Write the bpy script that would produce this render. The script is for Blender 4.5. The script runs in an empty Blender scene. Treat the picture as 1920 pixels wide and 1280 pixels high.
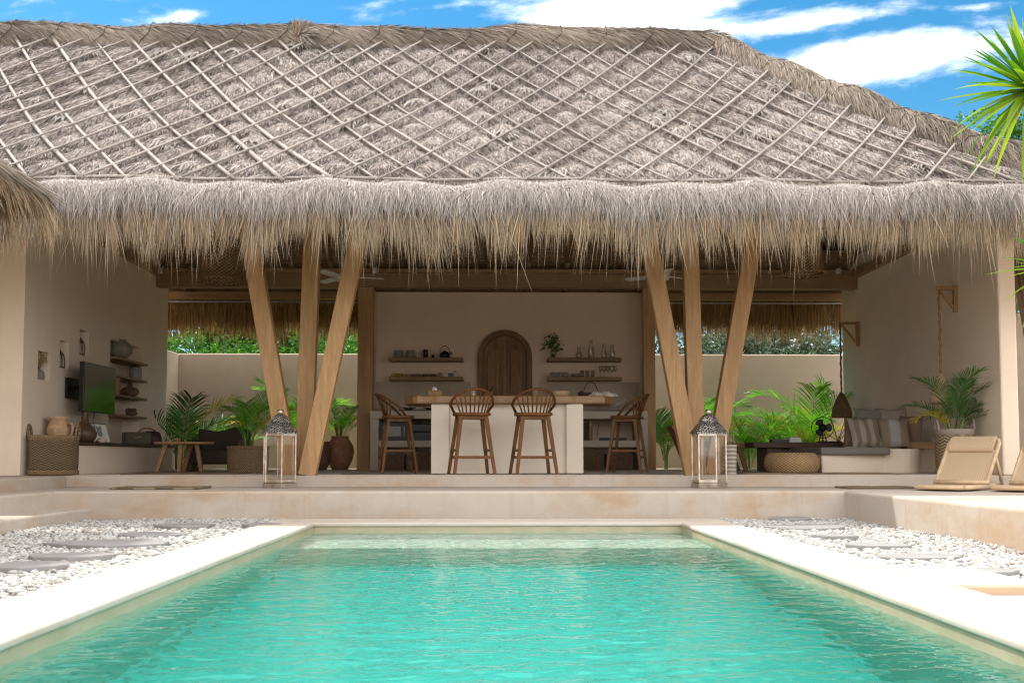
EXPOSURE = .85
import bpy, bmesh, math, random
import numpy as np
from mathutils import Vector, Matrix, Euler
R_ = math.radians
S = bpy.context.scene
COL = S.collection
rnd = random.Random(11)
rng = np.random.default_rng(5)

# ------------------------------------------------------------------ camera
CAM = Vector((0, 0, .218))
LENS, SHY = 37.5, .0463
CROT = Euler((R_(90 + 3.58), 0, -R_(1.117)))
CM = CROT.to_matrix()

def ray(px, py):
    return CM @ Vector(((px - 960) / 2000., (640 - py) / 2000. + SHY * .96, -1.))

def W(px, py, y):            # the point at depth y seen at a photo pixel
    d = ray(px, py); return CAM + d * (y / d.y)

def WX(px, py, x):           # ... on the plane X = x
    d = ray(px, py); return CAM + d * (x / d.x)

def G(px, py, z):            # ... on the plane Z = z
    d = ray(px, py); return CAM + d * ((z - CAM.z) / d.z)

# ------------------------------------------------------------------ materials
MATS = {}

class NT:
    def __init__(s, name):
        s.m = bpy.data.materials.new(name); s.m.use_nodes = True
        s.t = s.m.node_tree; s.b = s.t.nodes['Principled BSDF']; s.o = s.t.nodes['Material Output']
        MATS[name] = s.m
    def n(s, kind, **kw):
        nd = s.t.nodes.new('ShaderNode' + kind)
        for k, v in kw.items():
            if k in nd.inputs: nd.inputs[k].default_value = v
            else: setattr(nd, k, v)
        return nd
    def l(s, a, b): s.t.links.new(a, b)
    def obj(s, scale=(1, 1, 1), rot=(0, 0, 0)):
        tc = s.n('TexCoord'); mp = s.n('Mapping'); mp.inputs['Scale'].default_value = scale; mp.inputs['Rotation'].default_value = rot
        s.l(tc.outputs['Object'], mp.inputs[0]); return mp.outputs[0]
    def noise(s, vec, scale, detail=4, rough=.55):
        nz = s.n('TexNoise'); nz.inputs['Scale'].default_value = scale; nz.inputs['Detail'].default_value = detail; nz.inputs['Roughness'].default_value = rough
        if vec is not None: s.l(vec, nz.inputs['Vector'])
        return nz.outputs['Fac']
    def ramp(s, fac, stops):
        r = s.n('ValToRGB'); e = r.color_ramp.elements
        while len(e) < len(stops): e.new(.5)
        for i, (p, c) in enumerate(stops):
            e[i].position = p; e[i].color = (c[0], c[1], c[2], 1)
        s.l(fac, r.inputs[0]); return r.outputs[0]
    def mix(s, fac, a, b, blend='MIX'):
        m = s.n('MixRGB', blend_type=blend)
        for i, v in ((0, fac), (1, a), (2, b)):
            if hasattr(v, 'links'): s.l(v, m.inputs[i])
            elif i == 0: m.inputs[0].default_value = v
            else: m.inputs[i].default_value = (v[0], v[1], v[2], 1)
        return m.outputs[0]
    def math(s, op, a, b=0.):
        m = s.n('Math', operation=op)
        for i, v in ((0, a), (1, b)):
            if hasattr(v, 'links'): s.l(v, m.inputs[i])
            else: m.inputs[i].default_value = v
        return m.outputs[0]
    def bump(s, h, strength=.3, dist=.01):
        b = s.n('Bump'); b.inputs['Strength'].default_value = strength; b.inputs['Distance'].default_value = dist
        s.l(h, b.inputs['Height']); s.l(b.outputs[0], s.b.inputs['Normal'])
    def base(s, c):
        if hasattr(c, 'links'): s.l(c, s.b.inputs['Base Color'])
        else: s.b.inputs['Base Color'].default_value = (c[0], c[1], c[2], 1)
    def set(s, rough=.8, metal=0., spec=.5):
        s.b.inputs['Roughness'].default_value = rough; s.b.inputs['Metallic'].default_value = metal
        s.b.inputs['Specular IOR Level'].default_value = spec
        return s.m

def sc(c, k): return tuple(x * k for x in c)

def m_plaster(name, c, var=.12, stain=None, sscale=1.2, bump=.25):
    t = NT(name); v = t.obj()
    f = t.noise(v, 2.2, 6, .6)
    col = t.ramp(f, [(.3, sc(c, 1 - var)), (.7, sc(c, 1 + var * .6))])
    if stain:
        f2 = t.noise(t.obj((1, 1, 1.8)), sscale, 7, .68)
        k = t.ramp(f2, [(.47, (0, 0, 0)), (.66, (.85, .85, .85))])
        col = t.mix(k, col, stain)
        f4 = t.noise(t.obj((7, 7, .9)), 1.6, 5, .6)
        col = t.mix(t.ramp(f4, [(.54, (0, 0, 0)), (.78, (.34, .34, .34))]), col, sc(stain, .8))
    f3 = t.noise(v, 26, 5, .6)
    t.base(col); t.bump(t.math('ADD', f3, t.math('MULTIPLY', f, 2.)), bump, .008)
    return t.set(.88, spec=.25)

def m_wood(name, a, b, scale=(9, 9, .7), rough=.55, spec=.35, ns=3.):
    t = NT(name); v = t.obj(scale)
    f = t.noise(v, ns, 5, .6)
    w = t.n('TexNoise'); w.inputs['Scale'].default_value = ns * 4; w.inputs['Detail'].default_value = 3
    t.l(v, w.inputs['Vector'])
    f2 = t.math('ADD', t.math('MULTIPLY', f, .65), t.math('MULTIPLY', w.outputs['Fac'], .35))
    col = t.ramp(f2, [(.33, a), (.52, tuple((x + y) / 2 for x, y in zip(a, b))), (.68, b)])
    vo = t.n('TexVoronoi'); vo.inputs['Scale'].default_value = .9; vo.inputs['Randomness'].default_value = 1.
    t.l(t.obj(tuple(q * .55 for q in scale)), vo.inputs['Vector'])
    col = t.mix(t.ramp(vo.outputs['Distance'], [(.04, (.75, .75, .75)), (.16, (0, 0, 0))]), col, sc(a, .45))
    lng = t.noise(t.obj(tuple(q * .35 for q in scale)), ns, 2); col = t.mix(t.ramp(lng, [(.4, (.35, .35, .35)), (.62, (0, 0, 0))]), col, sc(a, .8))
    oi = t.n('ObjectInfo')
    k = t.math('ADD', t.math('MULTIPLY', oi.outputs['Random'], .3), .85)
    t.base(t.mix(1., col, t.combine(k), 'MULTIPLY')); t.bump(f2, .25, .004)
    return t.set(rough, spec=spec)

def _combine(s, k):
    c = s.n('CombineColor'); [s.l(k, c.inputs[i]) for i in range(3)]; return c.outputs[0]
NT.combine = _combine

def m_flat(name, c, rough=.6, metal=0., spec=.4, var=.08, ns=14):
    t = NT(name); f = t.noise(t.obj(), ns, 4)
    t.base(t.ramp(f, [(.3, sc(c, 1 - var)), (.7, sc(c, 1 + var))]))
    return t.set(rough, metal, spec)

def m_weave(name, a, b, nu=60, nv=34, rough=.75, zig=0.):
    """woven cane: a chequer of over- and under-strands round the object's own axis"""
    t = NT(name); tc = t.n('TexCoord')
    g = t.n('TexGradient', gradient_type='RADIAL'); t.l(tc.outputs['Object'], g.inputs[0])
    sp = t.n('SeparateXYZ'); t.l(tc.outputs['Object'], sp.inputs[0])
    u = t.math('MULTIPLY', g.outputs['Fac'], nu)
    vv = t.math('MULTIPLY', sp.outputs['Z'], nv)
    if zig:
        tri = t.math('PINGPONG', u, 2.); vv = t.math('ADD', vv, t.math('MULTIPLY', tri, zig))
    su = t.math('SINE', t.math('MULTIPLY', u, math.pi)); sv = t.math('SINE', t.math('MULTIPLY', vv, math.pi))
    h = t.math('ADD', t.math('MULTIPLY', t.math('MULTIPLY', su, sv), .5), .5) if not zig else t.math('ADD', t.math('MULTIPLY', sv, .5), .5)
    nz = t.noise(t.obj(), 30, 3)
    h2 = t.math('ADD', t.math('MULTIPLY', h, .75), t.math('MULTIPLY', nz, .3))
    t.base(t.ramp(h2, [(.2, a), (.7, b)])); t.bump(h, .9, .012)
    return t.set(rough, spec=.25)

def m_thatch(name, trans=.2, k=1.):
    t = NT(name); at = t.n('Attribute', attribute_name='Col')
    t.base(at.outputs['Color']); t.set(.85, spec=.12)
    tr = t.n('BsdfTranslucent'); t.l(at.outputs['Color'], tr.inputs[0])
    mx = t.n('MixShader'); mx.inputs[0].default_value = trans
    t.l(t.b.outputs[0], mx.inputs[1]); t.l(tr.outputs[0], mx.inputs[2]); t.l(mx.outputs[0], t.o.inputs[0])
    return t.m

def m_leaf(name, a, b, trans=.4, rough=.42, spec=.4):
    t = NT(name); g = t.n('NewGeometry'); oi = t.n('ObjectInfo')
    f = t.math('FRACT', t.math('ADD', g.outputs['Random Per Island'], oi.outputs['Random']))
    col = t.ramp(f, [(.05, a), (.95, b)])
    t.base(col); t.set(rough, spec=spec)
    tr = t.n('BsdfTranslucent'); c2 = t.mix(1., col, (1.5, 1.6, .6), 'MULTIPLY'); t.l(c2, tr.inputs[0])
    mx = t.n('MixShader'); mx.inputs[0].default_value = trans
    t.l(t.b.outputs[0], mx.inputs[1]); t.l(tr.outputs[0], mx.inputs[2]); t.l(mx.outputs[0], t.o.inputs[0])
    return t.m

def m_glass(name, tint=(1, 1, 1), ior=1.45, extra=.0):
    t = NT(name); tr = t.n('BsdfTransparent'); tr.inputs[0].default_value = (*tint, 1)
    gl = t.n('BsdfGlossy'); gl.inputs['Roughness'].default_value = .03
    fr = t.n('LayerWeight'); fr.inputs[0].default_value = .5
    mx = t.n('MixShader'); t.l(t.math('ADD', t.math('MULTIPLY', t.math('POWER', fr.outputs['Facing'], 4.), .55), .04 + extra), mx.inputs[0])
    t.l(tr.outputs[0], mx.inputs[1]); t.l(gl.outputs[0], mx.inputs[2]); t.l(mx.outputs[0], t.o.inputs[0])
    return t.m

# ------------------------------------------------------------------ mesh helpers
class MB:
    def __init__(s): s.v = []; s.f = []; s.sm = []
    def add(s, vs, fs, smooth=False):
        o = len(s.v); s.v += [tuple(v) for v in vs]; s.f += [tuple(i + o for i in f) for f in fs]; s.sm += [smooth] * len(fs); return s
    def box(s, x0, x1, y0, y1, z0, z1):
        return s.add([(x0, y0, z0), (x1, y0, z0), (x1, y1, z0), (x0, y1, z0), (x0, y0, z1), (x1, y0, z1), (x1, y1, z1), (x0, y1, z1)],
                     [(3, 2, 1, 0), (4, 5, 6, 7), (0, 1, 5, 4), (1, 2, 6, 5), (2, 3, 7, 6), (3, 0, 4, 7)])
    def bar(s, p, q, w, h, up=(0, 0, 1), w2=None, h2=None):
        p, q = Vector(p), Vector(q); d = (q - p).normalized(); u = Vector(up)
        if abs(d.dot(u)) > .98: u = Vector((0, 1, 0))
        a = d.cross(u).normalized(); b = a.cross(d).normalized()
        w2 = w if w2 is None else w2; h2 = h if h2 is None else h2
        vs = [p + a * (sx * w / 2) + b * (sy * h / 2) for sx, sy in ((-1, -1), (1, -1), (1, 1), (-1, 1))] + \
             [q + a * (sx * w2 / 2) + b * (sy * h2 / 2) for sx, sy in ((-1, -1), (1, -1), (1, 1), (-1, 1))]
        return s.add(vs, [(3, 2, 1, 0), (4, 5, 6, 7), (0, 1, 5, 4), (1, 2, 6, 5), (2, 3, 7, 6), (3, 0, 4, 7)])
    def tube(s, pts, r, n=8, caps=True):
        pts = [Vector(p) for p in pts]; m = len(pts)
        rs = [r] * m if not hasattr(r, '__len__') else list(r)
        vs = []; prev = None
        for i, p in enumerate(pts):
            d = (pts[min(i + 1, m - 1)] - pts[max(i - 1, 0)]).normalized()
            if prev is None:
                u = Vector((0, 0, 1)) if abs(d.z) < .9 else Vector((1, 0, 0))
                a = d.cross(u).normalized()
            else:
                a = (prev - d * prev.dot(d)).normalized()
            prev = a; b = d.cross(a)
            for k in range(n):
                t = 2 * math.pi * k / n; vs.append(p + (a * math.cos(t) + b * math.sin(t)) * rs[i])
        fs = []
        for i in range(m - 1):
            for k in range(n):
                fs.append((i * n + k, i * n + (k + 1) % n, (i + 1) * n + (k + 1) % n, (i + 1) * n + k))
        if caps: fs += [tuple(range(n))[::-1], tuple((m - 1) * n + k for k in range(n))]
        return s.add(vs, fs, True)
    def lathe(s, prof, n=24, c=(0, 0, 0), sx=1., sy=1., rot=0., smooth=True, caps=True):
        vs = []; fs = []
        for r, z in prof:
            for k in range(n):
                t = rot + 2 * math.pi * k / n; vs.append((c[0] + r * sx * math.cos(t), c[1] + r * sy * math.sin(t), c[2] + z))
        m = len(prof)
        for i in range(m - 1):
            for k in range(n): fs.append((i * n + k, i * n + (k + 1) % n, (i + 1) * n + (k + 1) % n, (i + 1) * n + k))
        if caps:
            if prof[0][0] > 1e-4: fs.append(tuple(range(n))[::-1])
            if prof[-1][0] > 1e-4: fs.append(tuple((m - 1) * n + k for k in range(n)))
        return s.add(vs, fs, smooth)
    def prism(s, poly, z0, z1):       # poly in x,y extruded along z
        n = len(poly)
        vs = [(x, y, z0) for x, y in poly] + [(x, y, z1) for x, y in poly]
        fs = [tuple(range(n))[::-1], tuple(range(n, 2 * n))] + [(k, (k + 1) % n, n + (k + 1) % n, n + k) for k in range(n)]
        return s.add(vs, fs)
    def prism_y(s, poly, y0, y1):     # poly in x,z extruded along y
        n = len(poly)
        vs = [(x, y0, z) for x, z in poly] + [(x, y1, z) for x, z in poly]
        fs = [tuple(range(n)), tuple(range(n, 2 * n))[::-1]] + [(k, n + k, n + (k + 1) % n, (k + 1) % n) for k in range(n)]
        return s.add(vs, fs)
    def ball(s, c, r, sx=1, sy=1, sz=1, nu=12, nv=8):
        return s.lathe([(max(1e-5, r * math.sin(math.pi * i / nv)), -r * sz * math.cos(math.pi * i / nv)) for i in range(nv + 1)], nu, c, sx, sy, caps=False)
    def xf(s, M):
        s.v = [tuple(M @ Vector(v)) for v in s.v]; return s
    def build(s, name, mat, parent=None, loc=(0, 0, 0), bevel=0., seg=2, smooth=None, world=False):
        me = bpy.data.meshes.new(name)
        vs = s.v
        if world:                       # vertices were given in world space
            org = Vector(loc) if parent is None else wloc(parent)
            vs = [tuple(Vector(v) - org) for v in vs]
        me.from_pydata(vs, [], s.f); me.update()
        sm = s.sm if smooth is None else [smooth] * len(s.f)
        me.polygons.foreach_set('use_smooth', sm)
        me.materials.append(MATS[mat])
        return link(name, me, parent, loc, bevel, seg)

def wloc(o):
    v = Vector(o.location)
    while o.parent is not None:
        o = o.parent; v += Vector(o.location)
    return v

def link(name, me, parent=None, loc=(0, 0, 0), bevel=0., seg=2):
    o = bpy.data.objects.new(name, me); COL.objects.link(o)
    if parent is not None: o.parent = parent
    else: o.location = loc
    if bevel:
        b = o.modifiers.new('bevel', 'BEVEL'); b.width = bevel; b.segments = seg; b.limit_method = 'ANGLE'; b.angle_limit = R_(40)
    return o

def tag(o, label=None, cat=None, group=None, kind=None):
    if label: o['label'] = label
    if cat: o['category'] = cat
    if group: o['group'] = group
    if kind: o['kind'] = kind
    return o

def thing(name, label, cat, loc=(0, 0, 0), rz=0., group=None):
    o = bpy.data.objects.new(name, None); COL.objects.link(o)
    o.location = loc; o.rotation_euler = (0, 0, rz); o.empty_display_size = .1
    return tag(o, label, cat, group)

def dup(root, loc, rz=None, label=None, scale=None):
    r = root.copy(); COL.objects.link(r); r.location = loc
    if rz is not None: r.rotation_euler = (0, 0, rz)
    if scale: r.scale = (scale,) * 3
    if label: r['label'] = label
    for ch in list(root.children):
        c = ch.copy(); COL.objects.link(c); c.parent = r
        for g in list(ch.children):
            d = g.copy(); COL.objects.link(d); d.parent = c
    return r

def np_mesh(name, V, faces, mat, parent=None, loc=(0, 0, 0), col=None, smooth=False, world=True):
    """V (n,3); faces: list of (m,k) index arrays"""
    V = np.asarray(V, np.float32)
    if world:
        org = np.array(loc if parent is None else wloc(parent), np.float32); V = V - org
    me = bpy.data.meshes.new(name)
    me.vertices.add(len(V)); me.vertices.foreach_set('co', V.ravel())
    li = np.concatenate([f.ravel() for f in faces]).astype(np.int32)
    tot = np.concatenate([np.full(len(f), f.shape[1]) for f in faces]).astype(np.int32)
    st = np.concatenate([[0], np.cumsum(tot)[:-1]]).astype(np.int32)
    me.loops.add(len(li)); me.loops.foreach_set('vertex_index', li)
    me.polygons.add(len(tot)); me.polygons.foreach_set('loop_start', st); me.polygons.foreach_set('loop_total', tot)
    me.polygons.foreach_set('use_smooth', np.full(len(tot), smooth))
    me.update(calc_edges=True)
    if col is not None:
        a = me.color_attributes.new('Col', 'FLOAT_COLOR', 'POINT')
        c4 = np.ones((len(V), 4), np.float32); c4[:, :3] = col; a.data.foreach_set('color', c4.ravel())
    me.materials.append(MATS[mat])
    return link(name, me, parent, loc)

def unit(a): return a / np.maximum(np.linalg.norm(a, axis=-1, keepdims=True), 1e-9)

def strands(P, D, L, Wd, droop, col, side=None, tip=None):
    """thin tapering blades: returns V, faces, colours"""
    n = len(P); D = unit(D); L = L[:, None]; dz = np.zeros((n, 3)); dz[:, 2] = -1
    if side is None: side = rng.normal(size=(n, 3)) * (.5, .5, .15)
    side = unit(side - D * np.sum(side * D, 1, keepdims=True)); w = Wd[:, None]
    p1 = P + D * L * .5 + dz * (droop[:, None] * L * .22); p2 = P + D * L + dz * (droop[:, None] * L * .85)
    V = np.stack([P - side * w / 2, P + side * w / 2, p1 - side * w * .42, p1 + side * w * .42, p2], 1).reshape(-1, 3)
    b = (np.arange(n) * 5)[:, None]
    return V, b + np.array([[0, 1, 3, 2]]), b + np.array([[2, 3, 4]]), (np.repeat(col, 5, 0) if tip is None else np.stack([col, col, (col + tip) / 2, (col + tip) / 2, tip], 1).reshape(-1, 3))

def strand_mesh(name, parts, mat, parent=None, loc=(0, 0, 0)):
    Vs, Q, T, C = [], [], [], []; o = 0
    for V, q, t, c in parts:
        Vs.append(V); Q.append(q + o); T.append(t + o); C.append(c); o += len(V)
    return np_mesh(name, np.concatenate(Vs), [np.concatenate(Q), np.concatenate(T)], mat, parent, loc, np.concatenate(C))
# ------------------------------------------------------------------ the materials
m_plaster('wall_plaster', (.80, .665, .535), .05)
m_plaster('garden_plaster', (.52, .42, .325), .07)
m_plaster('terrace_plaster', (.495, .425, .362), .07, stain=(.43, .305, .20), sscale=1.1)
m_plaster('floor_cement', (.64, .55, .46), .08)
m_plaster('kitchen_plaster', (.80, .645, .505), .06)
m_plaster('counter_cement', (.60, .52, .43), .1)
m_plaster('island_plaster', (.80, .70, .58), .05)
m_plaster('splash_cement', (.50, .40, .31), .2)
m_plaster('coping_stone', (.53, .47, .405), .06, stain=(.46, .37, .28), sscale=.7, bump=.2)
m_plaster('soil', (.20, .15, .10), .3)
m_plaster('dark_wall', (.26, .2, .15), .15)
m_plaster('gravel_base', (.36, .345, .32), .2)
m_plaster('pit_plaster', (.56, .40, .27), .08)
m_plaster('flagstone', (.27, .26, .258), .14, bump=.4)
m_wood('post_wood', (.36, .20, .085), (.56, .345, .165))
m_wood('beam_wood', (.30, .18, .085), (.43, .27, .14), (.7, 9, 9))
m_wood('dark_wood', (.05, .028, .016), (.10, .055, .03), (1, 8, 8))
m_wood('door_wood', (.15, .075, .026), (.33, .18, .065), (9, 9, .8))
m_wood('stool_wood', (.10, .038, .010), (.22, .088, .024), (14, 14, 1.5), .5, .25)
m_wood('slab_wood', (.26, .13, .05), (.44, .25, .11), (.8, 7, 7), .4, .5)
m_wood('shelf_wood', (.20, .125, .06), (.33, .21, .11), (.8, 8, 8))
m_wood('table_wood', (.30, .17, .075), (.42, .25, .12), (1, 8, 8))
m_wood('bamboo', (.24, .208, .186), (.42, .372, .34), (6, 6, 6), .7, .3, 2.)
m_wood('ceiling_bamboo', (.19, .12, .065), (.34, .225, .125), (1, 8, 8), .7)
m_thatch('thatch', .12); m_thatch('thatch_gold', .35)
m_flat('thatch_core', (.17, .145, .125), .95, spec=.1, var=.4, ns=40)
m_flat('thatch_core_brown', (.09, .055, .028), .95, spec=.1, var=.4, ns=40)
m_flat('cord', (.05, .042, .035), .9)
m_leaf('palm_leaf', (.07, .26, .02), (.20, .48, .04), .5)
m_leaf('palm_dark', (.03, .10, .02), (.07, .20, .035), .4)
m_leaf('palm_yellow', (.30, .26, .02), (.55, .40, .03), .45)
m_leaf('hedge_leaf', (.02, .085, .008), (.07, .22, .022), .35)
m_leaf('bush_leaf', (.025, .05, .03), (.09, .14, .10), .25, .3, .7)
m_leaf('pandan_leaf', (.035, .15, .01), (.27, .37, .03), .4, .38, .5)
m_flat('stem_green', (.16, .2, .05), .6); m_flat('bark', (.16, .11, .07), .9, var=.3)
m_weave('basket_cane', (.13, .08, .042), (.30, .20, .11), 92, 62)
m_weave('basket_zigzag', (.07, .043, .024), (.25, .175, .10), 72, 74, zig=.9)
m_weave('pouf_cane', (.22, .13, .06), (.42, .275, .145), 84, 64)
m_weave('lamp_cane', (.09, .055, .025), (.30, .195, .10), 64, 50)
m_weave('palm_basket', (.14, .095, .055), (.36, .265, .17), 40, 56, zig=.9)
m_weave('grey_ribs', (.26, .22, .18), (.48, .42, .36), 2, 44, zig=.001)
m_flat('rattan', (.56, .40, .25), .55, var=.12)
def rattan_mat():
    t = NT('rattan_mesh'); v = t.obj((85, 85, 85)); w = t.n('TexWave', wave_type='BANDS', bands_direction='DIAGONAL'); w.inputs['Scale'].default_value = .55; t.l(v, w.inputs[0])
    c = t.n('TexChecker'); c.inputs['Scale'].default_value = 1.; t.l(v, c.inputs[0])
    h = t.math('ADD', t.math('MULTIPLY', w.outputs['Fac'], .6), t.math('MULTIPLY', c.outputs['Fac'], .4))
    t.base(t.ramp(h, [(.1, (.34, .22, .12)), (.6, (.60, .45, .29))])); t.bump(h, .6, .004); t.set(.6)
rattan_mat()
m_flat('white_metal', (.62, .6, .56), .4); m_flat('black_metal', (.012, .012, .013), .4, .2)
m_flat('black_plastic', (.015, .014, .013), .35); m_flat('screen', (.006, .006, .007), .12, spec=.6, var=.02)
m_flat('lantern_silver', (.50, .42, .35), .3, .9, var=.3)
def filigree():
    t = NT('lantern_filigree'); v = t.n('TexVoronoi', feature='DISTANCE_TO_EDGE'); v.inputs['Scale'].default_value = 42; t.l(t.obj(), v.inputs['Vector'])
    nz = t.noise(t.obj(), 30, 4)
    f = t.math('ADD', v.outputs['Distance'], t.math('MULTIPLY', nz, .12))
    t.base(t.ramp(f, [(.09, (.55, .52, .48)), (.16, (.05, .043, .04))])); t.bump(f, 1., -.01); t.set(.4, .7)
filigree()
m_glass('lantern_glass', (.92, .90, .87), 1.45, .012); m_glass('tumbler_glass', (.9, .9, .88), 1.5, .06)
m_flat('terracotta', (.33, .17, .09), .85, var=.2); m_flat('terracotta_pale', (.52, .33, .19), .85, var=.25, ns=20)
m_flat('clay_dark', (.16, .09, .055), .8, var=.25); m_flat('clay_grey', (.24, .21, .19), .8, var=.25)
m_flat('brown_glaze', (.10, .055, .03), .45, var=.2); m_flat('ceramic_grey', (.30, .27, .24), .6, var=.15)
m_flat('ceramic_white', (.6, .56, .5), .5); m_flat('paper_white', (.72, .69, .64), .8)
m_flat('shell_pink', (.6, .42, .36), .6); m_flat('ink_blue', (.12, .17, .2), .8)
m_flat('olive_cloth', (.11, .095, .06), .8); m_flat('gold', (.5, .36, .16), .5, .5)
m_flat('dark_leather', (.035, .02, .013), .55, var=.25); m_flat('plum_leather', (.05, .02, .022), .5)
m_flat('grey_cushion', (.17, .15, .135), .95, var=.06, ns=60); m_flat('brown_cloth', (.19, .125, .085), .95, ns=60)
m_flat('taupe_cloth', (.27, .22, .18), .95, ns=60); m_flat('dark_cloth', (.02, .018, .017), .95)
def stripes(name, cols, sc_, d='X'):
    t = NT(name); w = t.n('TexWave', wave_type='BANDS', bands_direction=d); w.inputs['Scale'].default_value = sc_; w.inputs['Distortion'].default_value = .6; w.inputs['Detail'].default_value = 2
    t.l(t.obj(), w.inputs[0]); t.base(t.ramp(w.outputs['Fac'], [(.3, cols[0]), (.6, cols[1])])); t.set(.95, spec=.1)
stripes('striped_cloth', ((.17, .125, .095), (.27, .23, .19)), 2.6)
stripes('panel_cloth', ((.31, .29, .28), (.22, .165, .125)), 1.2)
stripes('mat_straw', ((.13, .095, .06), (.30, .22, .14)), 14, 'Y')
stripes('rug_straw', ((.20, .13, .08), (.33, .23, .15)), 9, 'Y')
m_flat('linen', (.62, .55, .47), .95); m_flat('yellow_glaze', (.36, .22, .04), .5); m_flat('tissue', (.75, .73, .7), .9)
m_flat('microwave_grille', (.22, .22, .21), .4, .4, var=.5, ns=120)
def pebble_mat():
    t = NT('white_pebble'); g = t.n('NewGeometry')
    t.base(t.ramp(g.outputs['Random Per Island'], [(0, (.50, .49, .475)), (.7, (.40, .39, .372)), (.9, (.27, .25, .23)), (1, (.36, .29, .24))])); t.set(.6, spec=.3)
pebble_mat()
def tile_mat():
    t = NT('pool_tile'); v = t.obj()
    br = t.n('TexBrick'); br.inputs['Scale'].default_value = 1.; br.inputs['Mortar Size'].default_value = .006
    br.inputs['Brick Width'].default_value = .62; br.inputs['Row Height'].default_value = .31; br.inputs['Bias'].default_value = .1
    br.inputs['Color1'].default_value = (.07, .77, .655, 1); br.inputs['Color2'].default_value = (.085, .80, .69, 1); br.inputs['Mortar'].default_value = (.055, .66, .57, 1)
    t.l(v, br.inputs['Vector'])
    t.base(br.outputs['Color']); t.set(.6)
    t = NT('rim_tile')
    br = t.n('TexBrick'); br.inputs['Scale'].default_value = 1.; br.inputs['Mortar Size'].default_value = .004
    br.inputs['Brick Width'].default_value = .6; br.inputs['Row Height'].default_value = .9; br.offset = 0.
    br.inputs['Color1'].default_value = (.70, .58, .43, 1); br.inputs['Color2'].default_value = (.58, .50, .33, 1); br.inputs['Mortar'].default_value = (.36, .28, .18, 1)
    sp = t.n('SeparateXYZ'); t.l(t.obj(), sp.inputs[0]); cb = t.n('CombineXYZ'); t.l(t.math('ADD', sp.outputs[0], sp.outputs[1]), cb.inputs[0])
    t.l(cb.outputs[0], br.inputs['Vector']); f = t.noise(t.obj(), 5, 5)
    rim = t.mix(.35, br.outputs['Color'], t.ramp(f, [(.35, (.40, .42, .26)), (.65, (.70, .58, .45))]))
    under = t.mix(t.math('MULTIPLY', f, .5), (.40, .60, .44), (.48, .55, .36))
    low = t.mix(t.math('GREATER_THAN', t.math('ADD', sp.outputs[2], .34), 0.), t.mix(f, (.14, .56, .46), (.20, .62, .50)), under)
    t.base(t.mix(t.math('GREATER_THAN', t.math('ADD', sp.outputs[2], .085), 0.), low, rim)); t.set(.5)
m_flat('step_tile', (.42, .66, .54), .6, var=.12, ns=6)
tile_mat()
def water_mat():
    t = NT('pool_water'); t.t.nodes.remove(t.b)
    g = t.n('BsdfGlass'); g.inputs['IOR'].default_value = 1.333; g.inputs['Roughness'].default_value = 0.
    t.l(g.outputs[0], t.o.inputs['Surface'])
water_mat()
# ------------------------------------------------------------------ camera, sun, sky
cam = bpy.data.cameras.new('camera'); co = bpy.data.objects.new('camera', cam); COL.objects.link(co); S.camera = co
co.location = CAM; co.rotation_euler = CROT; cam.lens = LENS; cam.sensor_width = 36; cam.shift_y = SHY; cam.clip_end = 2000; cam.clip_start = .05
SUN = Vector((-.50, .36, 1.)).normalized()
sl = bpy.data.lights.new('sun', 'SUN'); sl.energy = 2.5; sl.angle = R_(.5); sl.color = (1., .94, .85)
so = bpy.data.objects.new('sun', sl); COL.objects.link(so); so.location = (-8, 8, 20); so.rotation_euler = (-SUN).to_track_quat('-Z', 'Y').to_euler()
sl.cycles.is_caustics_light = True
S.cycles.caustics_refractive = True; S.cycles.caustics_reflective = False
S.cycles.max_bounces = 14; S.cycles.transparent_max_bounces = 24; S.cycles.diffuse_bounces = 6; S.cycles.transmission_bounces = 10
S.cycles.sample_clamp_indirect = 8.
S.cycles.pixel_filter_type = 'BLACKMAN_HARRIS'; S.cycles.filter_width = 1.15
wd = bpy.data.worlds.new('World'); S.world = wd; wd.use_nodes = True
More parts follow.
